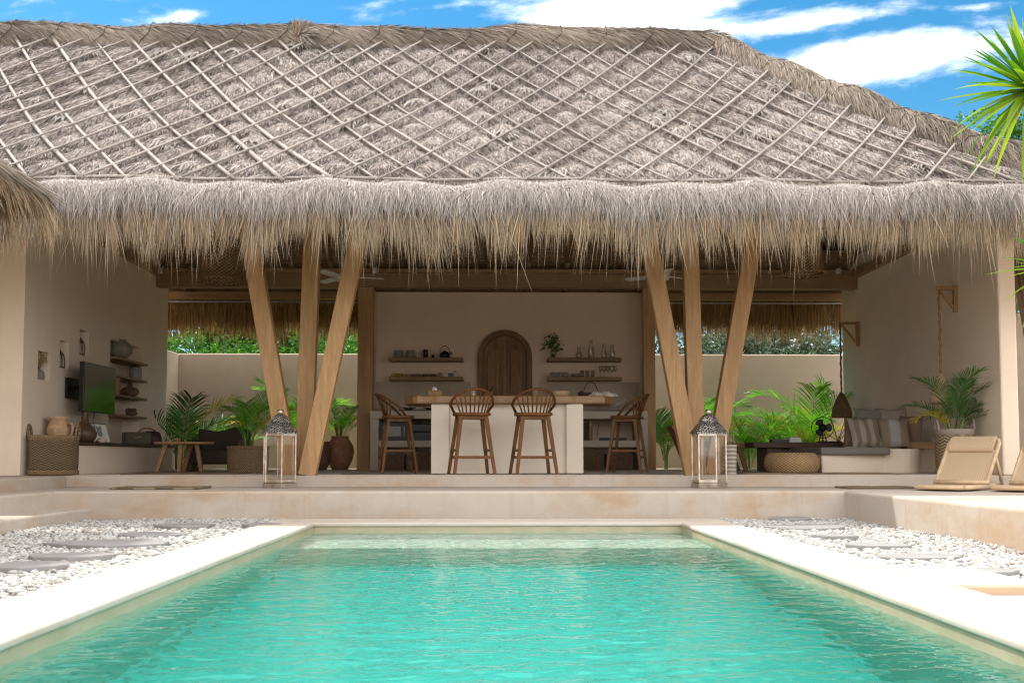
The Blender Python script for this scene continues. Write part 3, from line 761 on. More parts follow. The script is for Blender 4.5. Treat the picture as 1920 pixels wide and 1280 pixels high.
    # ---- the knot on the ridge
    p = W(560, 72, RY - .2); n = 900; th = rng.uniform(0, 6.28, n); h = rng.random(n)
    P = np.stack([p.x + np.cos(th) * .085, p.y + np.sin(th) * .085 + 0 * h, p.z + h * .16], 1)
    D = np.stack([np.cos(th) * .2 + .25, np.sin(th) * .2, .8 * np.ones(n)], 1)
    k1 = strands(P, D, rng.uniform(.06, .13, n), rng.uniform(.008, .014, n), rng.uniform(0, .3, n), np.clip(np.array([[.36, .29, .23]]) * (1 + .3 * rng.normal(size=(n, 1))), .05, .6))
    n = 600; P = np.tile([[p.x + .06, p.y - .02, p.z + .03]], (n, 1)) + rng.normal(0, .025, (n, 3)); D = np.stack([rng.uniform(.2, 1., n), -.4 * np.ones(n), rng.uniform(-.75, .15, n)], 1)
    k2 = strands(P, D, rng.uniform(.15, .34, n), rng.uniform(.007, .012, n), rng.uniform(0, .3, n), np.clip(np.array([[.42, .38, .34]]) * (1 + .25 * rng.normal(size=(n, 1))), .05, .7))
    strand_mesh('ridge_knot', [k1, k2], 'thatch', roof)
    # ---- bamboo lattice
    def pole(fn, h, r, jit):
        pts = []
        for s_ in np.linspace(-.01, 1.015, 26):
            x = fn(s_)
            if x > hipx(np.clip(s_, 0, 1)) - .12 or x < -7.4: continue
            y, z = fs(s_); hh = h + .012 * math.sin(s_ * 9 + jit * 7); pts.append((x + .02 * math.sin(s_ * 6 + jit * 11), y + SN[1] * hh, z + SN[2] * hh))
        if len(pts) < 4: return
        rs = np.linspace(r, r * .75, len(pts)) * (1 if jit < .5 else 1); rs = rs if jit < .6 else rs[::-1]
        mm = MB(); mm.tube(pts, rs.tolist(), 7); mm.build('bamboo_pole', 'bamboo', roof, world=True)
    for k in range(-6, 26):
        x0 = PH_A + k * SP; jt = rnd.random()
        wide = .022 if x0 < -2.5 else .0135
        pole(lambda s_: x0 + DEL * s_ + (jt - .5) * .09, .060, wide * rnd.uniform(.85, 1.15), jt)
    for k in range(-17, 16):
        x0 = PH_B + k * SP; jt = rnd.random()
        pole(lambda s_: x0 - DEL * s_ + (jt - .5) * .09, .086, .0135 * rnd.uniform(.85, 1.2), jt)
    def line(pts, r): mm = MB(); mm.tube(pts, r, 7); mm.build('bamboo_pole', 'bamboo', roof, world=True)
    for x0, x1 in ((-7.4, -3.4), (-3.5, .2), (0.1, 2.75)):
        line([tuple(slope_pt(np.array(x), np.array(.015), .07 + .01 * math.sin(x * 4))) for x in np.linspace(x0, x1, 14)], .019)
    for x0, x1 in ((-5.6, -2.3), (-2.4, 1.), (.8, 3.6), (3.4, 5.8)):
        line([tuple(slope_pt(np.array(x), np.array(1.0), .05 + .012 * math.sin(x * 3))) for x in np.linspace(x0, x1, 14)], .017)
    line([tuple(slope_pt(hipx(s_) - .13, s_, .06)) for s_ in np.linspace(.03, 1, 22)], .02)
build_roof()

# ---- walls with openings (rows and columns of solid cells round the holes)
def wall_x(m, x0, x1, y0, y1, z0, z1, holes):
    ys = sorted({y0, y1, *[h[0] for h in holes], *[h[1] for h in holes]}); zs = sorted({z0, z1, *[h[2] for h in holes], *[h[3] for h in holes]})
    idx = {}; vs = []; fs_ = []
    def vid(x, y, z):
        k = (x, y, z)
        if k not in idx: idx[k] = len(vs); vs.append(k)
        return idx[k]
    solid = lambda a, b: not any(h[0] <= a < h[1] and h[2] <= b < h[3] for h in holes) and y0 <= a < y1 and z0 <= b < z1
    for j in range(len(ys) - 1):
        for k in range(len(zs) - 1):
            a, b, c, d = ys[j], ys[j + 1], zs[k], zs[k + 1]
            if not solid(a, c): continue
            fs_.append([vid(x1, a, c), vid(x1, b, c), vid(x1, b, d), vid(x1, a, d)]); fs_.append([vid(x0, a, c), vid(x0, a, d), vid(x0, b, d), vid(x0, b, c)])
            if j == 0 or not solid(ys[j - 1], c): fs_.append([vid(x0, a, c), vid(x1, a, c), vid(x1, a, d), vid(x0, a, d)])
            if j == len(ys) - 2 or not solid(ys[j + 1], c): fs_.append([vid(x1, b, c), vid(x0, b, c), vid(x0, b, d), vid(x1, b, d)])
            if k == 0 or not solid(a, zs[k - 1]): fs_.append([vid(x0, a, c), vid(x0, b, c), vid(x1, b, c), vid(x1, a, c)])
            if k == len(zs) - 2 or not solid(a, zs[k + 1]): fs_.append([vid(x0, a, d), vid(x1, a, d), vid(x1, b, d), vid(x0, b, d)])
    m.add(vs, fs_)
def WLX(px, py): return WX(px, py, XL)
n1, n2, n3 = (WLX(72, 657), WLX(92, 714)), (WLX(113, 637), WLX(128, 692)), (WLX(150, 617), WLX(166, 668))
HOLES = [(a.y, b.y, b.z, a.z) for a, b in (n1, n2, n3)]
SH0, SH1 = WLX(207, 660).y, WLX(263, 660).y
HOLES.append((SH0, SH1, .372, 1.80))
YLB = 17.06
m = MB(); wall_x(m, XL - .24, XL, YF, YLB, 0, 3.35, HOLES)
m.build('wall', 'wall_plaster', pav, world=True, bevel=.012)
m = MB(); m.box(XL - .30, XL - .235, YF + .06, YLB - .02, .004, 3.3)
m.build('niche_back', 'wall_plaster', pav, world=True)
m = MB(); m.box(-10, XL - .243, YF + .015, YF + .26, 0, 3.3); m.build('wall', 'wall_plaster', pav, world=True)
m = MB(); wall_x(m, XR, XR + .2, YF, 17.2, 0, 3.35, []); m.build('wall', 'wall_plaster', pav, world=True, bevel=.02)
YB_ = 16.5
m = MB(); m.box(-2.07, 2.56, 16.98, 17.2, 0, 2.83); m.build('wall', 'kitchen_plaster', pav, world=True)
kx0, kx1 = W(700, 700, 16.6).x, W(1207, 700, 16.6).x
m = MB(); m.box(kx0 - .10, kx0, 16.56, 16.978, 0, 2.82); m.build('wall', 'kitchen_plaster', pav, world=True, bevel=.01)
m = MB(); m.box(kx1, kx1 + .08, 16.56, 16.978, 0, 2.82); m.build('wall', 'kitchen_plaster', pav, world=True, bevel=.01)
# the arched kitchen door
a0, a1 = W(895, 700, 16.9).x, W(998, 700, 16.9).x; ac = (a0 + a1) / 2; ar = (a1 - a0) / 2; az = W(921, 618, 16.9).z - ar
def arch(r, z0, zc, n=20): return [(ac - r, z0), (ac + r, z0)] + [(ac + r * math.cos(math.pi * k / n), zc + r * math.sin(math.pi * k / n)) for k in range(0, n + 1)]
door = MB(); outer = arch(ar, 0.002, az); inner = arch(ar - .085, 0.002, az)
nn = len(outer); vs = [(x, 16.9, z) for x, z in outer] + [(x, 16.9, z) for x, z in inner] + [(x, 16.979, z) for x, z in outer] + [(x, 16.979, z) for x, z in inner]
fz = []
for k in range(1, nn):
    k2 = (k + 1) % nn
    fz += [(k, k2, nn + k2, nn + k), (k, 2 * nn + k, 2 * nn + k2, k2), (nn + k, nn + k2, 3 * nn + k2, 3 * nn + k)]
door.add(vs, fz); dr = door.build('door', 'door_wood', pav, world=True)
for sg in (-1, 1):
    mm = MB(); n = 12; r = ar - .09; poly = [(ac + sg * .006, .004)] + [(ac + sg * r, .004)] + [(ac + sg * r * math.cos(math.pi / 2 * k / n), az + r * math.sin(math.pi / 2 * k / n)) for k in range(n)] + [(ac + sg * .006, az + r)]
    mm.prism_y(poly, 16.945, 16.975); lf = mm.build('door_leaf', 'door_wood', dr, world=True)
for sg in (-1, 1):
    x0 = ac + sg * .09; x1 = ac + sg * (ar - .16)
    for z0, z1, arched in ((.2, .95, False), (1.06, az - .02, True)):
        mm = MB(); r = abs(x1 - x0); poly = [(x0, z0), (x1, z0), (x1, z1)]
        if arched: poly += [(x0 + sg * r * math.cos(math.pi / 2 * k / 8), z1 + r * .9 * math.sin(math.pi / 2 * k / 8)) for k in range(1, 9)]
        else: poly += [(x0, z1)]
        mm.prism_y(poly, 16.925, 16.944); mm.build('door_panel', 'door_wood', dr, world=True, bevel=.006)
mm = MB(); mm.box(ac - .022, ac + .022, 16.92, 16.943, .01, az + ar - .1); mm.build('door_post', 'shelf_wood', dr, world=True)
for x0, x1 in ((W(703, 715, 16.97).x, W(883, 715, 16.97).x), (W(1010, 715, 16.97).x, W(1199, 715, 16.97).x)):
    mm = MB(); mm.box(x0, x1, 16.965, 16.979, .9, W(800, 716, 16.97).z); mm.build('backsplash', 'splash_cement', pav, world=True)

# ---- timber
def beam(x0, x1, y, z0, z1, t=.18, name='beam', mat='beam_wood'):
    mm = MB(); mm.box(x0, x1, y - t / 2, y + t / 2, z0, z1); mm.build(name, mat, pav, world=True, bevel=.008)
bz0, bz1 = W(921, 541, 16.5).z, W(921, 514, 16.5).z
beam(XL + .002, XR - .002, 16.5, bz0, bz1)
beam(XL + .003, XR - .003, 16.47, bz1 + .003, bz1 + .07, .12)
pz = W(921, 562, 17.45).z; beam(XL - .2, XR + .2, 17.45, pz, pz + .12, .1)
mm = MB(); mm.tube([(XL - .2, 17.52, pz - .03), (XR + .2, 17.52, pz - .03)], .018, 7); mm.build('purlin', 'bamboo', pav, world=True)
beam(XL, XR, 12.0, 3.05, 3.25, .2)
for s_, x in ((1, XL + .002), (-1, XR - .002)):        # plates on top of the side walls
    mm = MB(); xa, xb = sorted((x, x + s_ * .08)); mm.box(xa, xb, 12.2, 16.4, 2.98, 3.12); mm.build('beam', 'beam_wood', pav, world=True, bevel=.006)
def post(p0, p1, y, w=.19, d=.16, y1=None):
    # centre line through two photo points, continued down to the floor and up to the plate
    a, b = W(*p0, y), W(*p1, y1 or y); dv = (b - a) / (b.z - a.z)
    lo = a + dv * (0 - a.z); hi = a + dv * (3.2 - a.z)
    mm = MB(); mm.bar(lo, hi, w, d, up=(0, 1, 0)); mm.build('post', 'post_wood', pav, world=True, bevel=.008)
post((512, 700), (470, 458), 12.07, .19, .15); post((574, 760), (586, 450), 12.26, .19, .15); post((598, 790), (665, 480), 11.93, .19, .14)
post((1263, 700), (1217, 458), 11.95, .19, .15); post((1304, 800), (1293, 450), 12.14, .18, .15); post((1368, 700), (1409, 465), 12.32, .19, .14)
for px0, px1 in ((670, 699), (1207, 1229)):
    x0, x1 = W(px0, 700, 16.4).x, W(px1, 700, 16.4).x
    mm = MB(); mm.box(x0, x1, 16.4, 16.555, 0, bz0 - .002); mm.build('post', 'post_wood', pav, world=True, bevel=.008)

# ------------------------------------------------------------------ the house on the left, of which only the eave corner shows
lh = thing('thatched_house', 'neighbouring house at the left edge, only its brown grass eave corner showing', 'house', (-6.6, 5., 0))
def left_house():
    X0, Y1, Z0 = -4.1, 9.35, W(110, 338, 9.2).z
    Xr, zr, yr = -6.6, Z0 + 1.25, 6.6
    m = MB(); m.add([(X0, 0, Z0), (X0, Y1, Z0), (Xr, 0, zr), (Xr, yr, zr), (-9.4, Y1, Z0), (-9.4, 0, Z0)], [(0, 1, 3, 2), (1, 4, 3), (4, 5, 2, 3)])
    m.add([(X0, 0, Z0 - .14), (X0, Y1, Z0 - .14), (-9.4, Y1, Z0 - .14), (-9.4, 0, Z0 - .14), (X0, 0, Z0 - .02), (X0, Y1, Z0 - .02), (-9.4, Y1, Z0 - .02), (-9.4, 0, Z0 - .02)], [(0, 1, 2, 3), (0, 4, 5, 1), (1, 5, 6, 2), (3, 2, 6, 7), (4, 7, 6, 5)])
    rf = m.build('roof', 'thatch_core_brown', lh, world=True)
    parts = []
    n = 26000                                            # right slope
    X = X0 + (Xr - X0) * rng.random(n) ** 1.6 * .75; Y = rng.uniform(3.5, Y1, n); t = (X - X0) / (Xr - X0); k = Y < Y1 - t * (Y1 - yr); X, Y, t = X[k], Y[k], t[k]; n = len(X)
    sag = -.05 * np.sin(t * 3.14); P = np.stack([X, Y, Z0 + t * (zr - Z0) + .02 + sag], 1)
    fan = np.clip((Y - (Y1 - 1.2)) / 1.2, 0, 1) * .6
    D = np.stack([np.ones(n), rng.normal(0, .15, n) + fan * .7, -.42 + rng.normal(.06, .08, n)], 1)
    c0 = np.clip(np.array([[.30, .25, .205]]) * (1 + .32 * rng.normal(size=(n, 1))), .03, .6)
    parts.append(strands(P, D, rng.uniform(.2, .45, n), rng.uniform(.008, .015, n), rng.uniform(.1, .35, n), c0))
    n = 14000                                            # far end slope
    t = rng.random(n) ** 1.5 * .8; Xa = X0 + t * (Xr - X0); X = Xa - rng.random(n) * (Xa + 8.6); Y = Y1 - t * (Y1 - yr)
    P = np.stack([X, Y, Z0 + t * (zr - Z0) + .02], 1); D = np.stack([rng.normal(0, .15, n) + .25 * (X > -4.8), np.ones(n), -.42 + rng.normal(.06, .08, n)], 1)
    c0 = np.clip(np.array([[.33, .27, .22]]) * (1 + .32 * rng.normal(size=(n, 1))), .03, .6)
    parts.append(strands(P, D, rng.uniform(.2, .45, n), rng.uniform(.008, .015, n), rng.uniform(.1, .35, n), c0))
    n = 15000                                            # hanging edge, right side and far end
    t = rng.random(n); side = rng.random(n) < .55
    Y = np.where(side, rng.uniform(4.5, Y1 + .1, n), Y1 + .16 * np.sin(t * 1.5)); X = np.where(side, X0 + .16 * np.sin(t * 1.5), rng.uniform(-7.5, X0 + .1, n))
    P = np.stack([X, Y, Z0 + .02 - .12 * t ** 1.4], 1)
    out = .75 - .5 * t
    D = np.stack([np.where(side, out, rng.normal(.06, .12, n)), np.where(side, rng.normal(.05, .14, n), out), -.45 - .55 * t], 1)
    L = .09 + .05 * t + .09 * rng.random(n) ** 2 + .28 * (rng.random(n) < .04)
    m1 = t[:, None]; c0 = np.array([[.30, .235, .175]]) * (1 - m1) + np.array([[.35, .25, .155]]) * m1
    parts.append(strands(P, D, L, rng.uniform(.008, .014, n), rng.uniform(.2, .5, n), np.clip(c0 * (1 + .3 * rng.normal(size=(n, 1))), .03, .7)))
    strand_mesh('thatch', parts, 'thatch', rf)
    mm = MB(); mm.box(-9., -5.1, .3, 8.6, 0, Z0 - .25); mm.build('wall', 'wall_plaster', lh, world=True)
left_house()

# ------------------------------------------------------------------ garden walls
gz = W(900, 664, 18.7).z
gw = MB(); gw.box(-6.2, 6.6, 18.62, 18.84, -.3, gz)
tag(gw.build('garden_wall', 'garden_plaster', None, (0, 0, 0), bevel=.025, seg=3), 'low plastered garden wall behind the pavilion with a sunlit coping', 'wall')
gw = MB(); gw.box(-5.66, -5.44, 17.07, 18.618, -.3, gz - .003)
tag(gw.build('garden_wall', 'garden_plaster', None, (0, 0, 0), bevel=.025, seg=3), 'short garden wall return beside the living area, pale and bright', 'wall')
rz_ = W(1915, 588, 15.6).z
gw = MB(); gw.box(5.95, 12, 15.6, 15.8, -.3, rz_)
tag(gw.build('garden_wall', 'dark_wall', None, (0, 0, 0), bevel=.02), 'tall brown garden wall at the right edge, outside the white pillar', 'wall')
# ------------------------------------------------------------------ palms
def frond_mesh(name, mat, length, npair, droop, lw, seed, upright=.0):
    r = np.random.default_rng(seed); n = 16
    t = np.linspace(0, 1, n + 1)
    el = R_(82) - R_(droop) * t ** 1.5                  # elevation along the stalk
    seg = length / n; x = np.concatenate([[0], np.cumsum(np.cos(el[:-1]) * seg)]); z = np.concatenate([[0], np.cumsum(np.sin(el[:-1]) * seg)])
    V, Q = [], []
    def quadstrip(pts, wd, side):
        b = len(V)
        for p, w in zip(pts, wd): V.extend([p - side * w / 2, p + side * w / 2])
        for i in range(len(pts) - 1): Q.append((b + 2 * i, b + 2 * i + 1, b + 2 * i + 3, b + 2 * i + 2))
    rach = np.stack([x, np.zeros(n + 1), z], 1)
    wr = np.linspace(.016, .004, n + 1) * length
    quadstrip(rach, wr, np.array([0, 1., 0])); quadstrip(rach, wr, np.array([.7, 0, -.7]))
    for k in range(npair):
        tt = .24 + .75 * k / (npair - 1); px = np.interp(tt, t, x); pz = np.interp(tt, t, z); e = np.interp(tt, t, el)
        T = np.array([math.cos(e), 0, math.sin(e)]); N = np.array([-math.sin(e), 0, math.cos(e)])
        ln = length * .40 * (math.sin(math.pi * (.10 + .83 * (tt - .2) / .8)) ** .7) * r.uniform(.88, 1.1)
        for sd in (-1, 1):
            d = T * (.55 + .55 * tt) + np.array([0, sd, 0]) * (1.05 - .35 * tt) + N * (.42 + r.normal(0, .12)); d /= np.linalg.norm(d)
            p0 = np.array([px, 0, pz]); g = np.array([0, 0, -1.])
            pts = [p0, p0 + d * ln * .35 - g * -.03 * ln, p0 + d * ln * .7 + g * .10 * ln, p0 + d * ln * .98 + g * .26 * ln]
            sdv = np.cross(d, N + .3 * r.normal(size=3)); sdv /= np.linalg.norm(sdv); w = lw * length
            quadstrip(pts, [w * .5, w, w * .75, w * .08], sdv)
    me = bpy.data.meshes.new(name); me.from_pydata([tuple(v) for v in V], [], Q); me.update(); me.materials.append(MATS[mat]); me.polygons.foreach_set('use_smooth', [True] * len(Q))
    return me
FR = {}
for mat in ('palm_leaf', 'palm_dark', 'palm_yellow'):
    FR[mat] = [frond_mesh('frond', mat, 1., 30, 62 + 15 * k, .0155, 40 + k) for k in range(5)]
def palm(label, loc, height, nf, mat, seed, spread=1., group='areca palms in pots and beds', yellow=1, name='areca_palm', zoff=0., el_rng=(.5, 1.), az=None, stems=4):
    r = random.Random(seed); t = thing(name, label, 'palm', loc, 0, group)
    for k in range(stems):
        a = r.uniform(0, 6.28); q = .05 * spread; mb = MB()
        mb.tube([(q * math.cos(a), q * math.sin(a), zoff), (q * 1.2 * math.cos(a), q * 1.2 * math.sin(a), zoff + height * .18), (q * 1.9 * math.cos(a), q * 1.9 * math.sin(a), zoff + height * .34)], [.014, .012, .008], 6)
        mb.build('stem', 'stem_green', t)
    nf = int(nf * .8)
    for k in range(nf):
        a = (az[k % len(az)] + r.uniform(-.25, .25)) if az else 2 * math.pi * (k + r.uniform(-.3, .3)) / nf * 1.618 * 1.0
        mm = 'palm_yellow' if k < yellow else mat
        o = bpy.data.objects.new('frond', r.choice(FR[mm])); COL.objects.link(o); o.parent = t
        L = height * r.uniform(*el_rng) * 1.12
        b = .05 * spread; o.location = (b * math.cos(a), b * math.sin(a), zoff + height * r.uniform(.0, .22)); o.scale = (L * spread, L * .9, L)
        o.rotation_euler = (r.uniform(-.12, .12), r.uniform(-.12, .42) * spread, a)
    return t
def at_floor(px, y, z=0.):
    p = W(px, 850, y); return (p.x, y, z)
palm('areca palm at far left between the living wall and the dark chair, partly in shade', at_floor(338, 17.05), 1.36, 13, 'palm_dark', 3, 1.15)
palm('sunlit palm frond clump leaning right beside the dark chair at left', at_floor(372, 17.6), 1.05, 7, 'palm_leaf', 21, 1.2, az=[.2, -.3, .7, 2.6, -1.2])
palm('low sunlit palm behind the wavy backed dark chair', at_floor(430, 17.75), .82, 8, 'palm_leaf', 22, 1.2)
palm('tall areca palm behind the left splayed posts, seen between the first and middle post', at_floor(556, 17.75), 1.42, 15, 'palm_leaf', 5, .8, el_rng=(.65, 1.))
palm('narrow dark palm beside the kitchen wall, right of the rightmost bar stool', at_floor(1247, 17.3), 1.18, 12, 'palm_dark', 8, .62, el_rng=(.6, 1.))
palm('small sunlit palm seen between the middle and right post on the right', at_floor(1333, 17.85), 1.28, 9, 'palm_leaf', 9, .7, el_rng=(.7, 1.))
palm('broad sunlit areca palm right of the right lantern, behind the wooden chair', at_floor(1404, 17.6), 1.08, 15, 'palm_leaf', 10, 1.15)
palm('bright sunlit areca palm behind the left end of the low dark table', at_floor(1462, 17.7), 1.12, 15, 'palm_leaf', 12, 1.1)
palm('tallest areca palm of the right bed, with some yellow fronds beside the desk fan', at_floor(1516, 17.75), 1.42, 15, 'palm_leaf', 14, .95, yellow=4, el_rng=(.55, 1.))

# fan palm at the right end of the bed: blades radiating from the stalk ends
def fan_palm(label, loc, height, seed):
    r = random.Random(seed); t = thing('fan_palm', label, 'palm', loc)
    mb = MB(); mb.tube([(0, 0, 0), (.02, 0, height * .4)], [.03, .022], 7); mb.build('trunk', 'bark', t)
    for k in range(7):
        a = r.uniform(0, 6.28); e = r.uniform(.3, 1.3); L = height * r.uniform(.45, .68); d = Vector((math.cos(a) * math.cos(e), math.sin(a) * math.cos(e), math.sin(e)))
        c = Vector((0, 0, height * .36)) + d * L; mb = MB(); mb.tube([(0, 0, height * .34), c], [.008, .005], 5); mb.build('stalk', 'stem_green', t)
        lf = MB(); sx = d.cross(Vector((0, 0, 1))).normalized(); up = sx.cross(d)
        for j in range(17):
            q = -1.9 + 3.8 * j / 16; v = (d * math.cos(q) + sx * math.sin(q)).normalized(); ln = .34 * (1 - .18 * abs(q)) * r.uniform(.85, 1.1); w = sx * math.cos(q) - d * math.sin(q)
            p1 = c + v * ln * .55 + up * .03; p2 = c + v * ln - Vector((0, 0, .10 * r.random()))
            lf.add([c, p1 - w * .014, p2, p1 + w * .014], [(0, 1, 2, 3)])
        lf.build('leaf', 'palm_leaf' if k % 2 else 'palm_dark', t)
    return t
fan_palm('dark green fan palm behind the desk fan, beside the right living wall', at_floor(1572, 17.5), 1.35, 4)

# ------------------------------------------------------------------ trees and shrubs beyond the wall
def leafy(name, label, cat, loc, height, rad, nleaf, size, mat, seed, trunk_h=None, group=None, nclump=26, squash=.8, zlo=.25):
    r = np.random.default_rng(seed); t = thing(name, label, cat, loc, 0, group)
    th = trunk_h or height * .55
    mb = MB(); mb.tube([(0, 0, -.3), (.04 * rad, 0, th * .5), (0, .05 * rad, th)], [.07 * rad + .02, .05 * rad + .015, .03 * rad + .008], 8)
    for k in range(6):
        a = k * 1.05 + r.uniform(-.3, .3); h0 = th * r.uniform(.45, .9); e = np.array([math.cos(a) * rad * .7, math.sin(a) * rad * .7, height * r.uniform(.6, .9)])
        mb.tube([(0, 0, h0), (e[0] * .5, e[1] * .5, h0 + (e[2] - h0) * .6), tuple(e)], [.03 * rad + .008, .02 * rad + .005, .006], 6)
    mb.build('trunk', 'bark', t)
    cz = height * (zlo + 1) / 2; hz = height * (1 - zlo) / 2
    c = r.normal(size=(nclump, 3)); c = unit(c) * (r.random((nclump, 1)) ** .4) * np.array([rad, rad, hz]) * .85 + np.array([0, 0, cz])
    idx = r.integers(0, nclump, nleaf); cr = r.uniform(.22, .42, nclump)[idx][:, None] * rad
    d = unit(r.normal(size=(nleaf, 3))); P = c[idx] + d * cr * (r.random((nleaf, 1)) ** .45) * np.array([1, 1, squash])
    ax = unit(d * .6 + r.normal(size=(nleaf, 3)) * .6 + np.array([0, 0, -.25])); sd = unit(np.cross(ax, r.normal(size=(nleaf, 3)) * .6 + np.array([0, 0, 1.])))
    L = size * r.uniform(.6, 1.25, (nleaf, 1)); w = L * r.uniform(.22, .34, (nleaf, 1)); nn = np.cross(sd, ax)
    V = np.stack([P, P + ax * L * .5 + sd * w + nn * L * .06, P + ax * L, P + ax * L * .5 - sd * w + nn * L * .06], 1).reshape(-1, 3)
    F = (np.arange(nleaf) * 4)[:, None] + np.array([[0, 1, 2, 3]])
    np_mesh('crown', V, [F], mat, t, (0, 0, 0), world=False)
    return t
hedge = ['bushy green shrub beyond the wall, at its left end', 'bushy green shrub beyond the wall, second from the left end', 'bushy green shrub beyond the wall, left of the first splayed post', 'bushy green shrub beyond the wall, behind the left splayed posts', 'bushy green shrub beyond the wall, left of the kitchen']
for k, (px, y, h, rd) in enumerate(((325, 20.0, 2.75, .95), (395, 20.4, 3.0, 1.05), (468, 20.1, 2.8, 1.), (560, 20.5, 3.0, 1.1), (650, 20.0, 2.9, 1.))):
    leafy('shrub', hedge[k], 'shrub', at_floor(px, y, -.3), h, rd, 7000, .095, 'hedge_leaf', 60 + k, group='green shrubs beyond the left garden wall')
hb = ['dark grey green bush beyond the wall, right of the kitchen', 'sun glinting bush beyond the wall, between the middle and right post', 'grey green bush beyond the wall, just right of the right splayed posts', 'silvery sunlit bush in the middle of the right wall top', 'dark bush beyond the wall, touching the right living wall']
for k, (px, y, h, rd) in enumerate(((1262, 20.6, 3.2, 1.1), (1330, 20.2, 2.9, 1.), (1412, 20.8, 3.2, 1.15), (1484, 20.0, 2.9, 1.05), (1560, 20.6, 3.1, 1.15))):
    leafy('bush', hb[k], 'shrub', at_floor(px, y, -.3), h, rd, 7000, .085, 'bush_leaf', 80 + k, group='silvery bushes beyond the right garden wall')
leafy('backdrop_tree', 'tall dark tree far behind the left shrubs', 'tree', at_floor(470, 24., -.3), 5.2, 3.4, 9000, .24, 'palm_dark', 91)
leafy('backdrop_tree', 'tall dark tree far behind the silvery bushes on the right', 'tree', at_floor(1440, 24.5, -.3), 4.8, 3.2, 7000, .2, 'bush_leaf', 92)
leafy('backdrop_tree', 'dark tree beyond the brown garden wall at the right edge', 'tree', at_floor(1925, 19.5, -.3), 4.3, 1.5, 4500, .14, 'bush_leaf', 93)
vp = W(1900, 250, 12.6)
leafy('vine_tree', 'small leafed green tree behind the thatch hip at the right edge', 'tree', (vp.x + .12, 12.6, -.5), vp.z + .5 + .5, .75, 6500, .06, 'hedge_leaf', 94, zlo=.72)

# ------------------------------------------------------------------ the pandan at the right edge
def rosette(mb, c, n, L, r, lo=-.5, hi=1.45, bias=0.):
    for k in range(n):
        a = k * 2.39996 + r.uniform(-.2, .2); e = lo + (hi - lo) * ((k + .5) / n) ** .8 + r.uniform(-.1, .1); ln = L * r.uniform(.75, 1.1)
        d = Vector((math.cos(a) * math.cos(e), math.sin(a) * math.cos(e), math.sin(e))); sd = d.cross(Vector((0, 0, 1))).normalized(); up = sd.cross(d)
        dr = r.uniform(.05, .28) * (1.1 - e / 1.8); w0 = .038 * r.uniform(.8, 1.15) * L; pts = []
        for j in range(7):
            q = j / 6; p = c + d * (ln * q + .03) + Vector((0, 0, -dr * ln * q * q)); w = w0 * (.62 + 1.1 * q - 1.72 * q * q if q < .95 else .02)
            w = w0 * max(.03, (.7 + .9 * q) * (1 - q ** 2.2)); pts += [p - sd * w + up * w * .35, p - up * w * .1, p + sd * w + up * w * .35]
        fsx = []
        for j in range(6):
            b = j * 3; fsx += [(b, b + 1, b + 4, b + 3), (b + 1, b + 2, b + 5, b + 4)]
        mb.add(pts, fsx)
hp = W(1934, 170, 9.2); lp = W(1985, 505, 9.0)
pt = thing('pandan_tree', 'spiky pandan tree with long green and yellow blades at the right edge', 'tree', (hp.x + .1, 9.2, ST))
mb = MB(); mb.tube([(.02, 0, 0), (.03, 0, 1.2), (.05, .02, 2.2), (-.1, 0, hp.z - ST)], [.07, .055, .05, .04], 9); mb.tube([(.03, 0, 1.0), (lp.x - hp.x - .1, lp.y - 9.2, lp.z - ST)], [.045, .035], 8); mb.build('trunk', 'bark', pt)
r_ = random.Random(7); mb = MB(); rosette(mb, Vector((-.1, 0, hp.z - ST)), 150, .74, r_, -.85, 1.5); mb.build('leaf_rosette', 'pandan_leaf', pt)
mb = MB(); rosette(mb, Vector((lp.x - hp.x - .1, lp.y - 9.2, lp.z - ST)), 60, .52, r_, -.9, 1.3); mb.build('leaf_rosette', 'pandan_leaf', pt)
mb = MB()
for k in range(14):
    a = r_.uniform(0, 6.28); q = r_.uniform(.03, .14); x, y = -.1 + q * math.cos(a), q * math.sin(a); z = hp.z - ST
    mb.tube([(x * .5, y * .5, z), (x, y, z - .15), (x + r_.uniform(-.03, .03), y, z - r_.uniform(.25, .5))], [.006, .005, .003], 4)
mb.build('dead_leaf', 'terracotta_pale', pt)
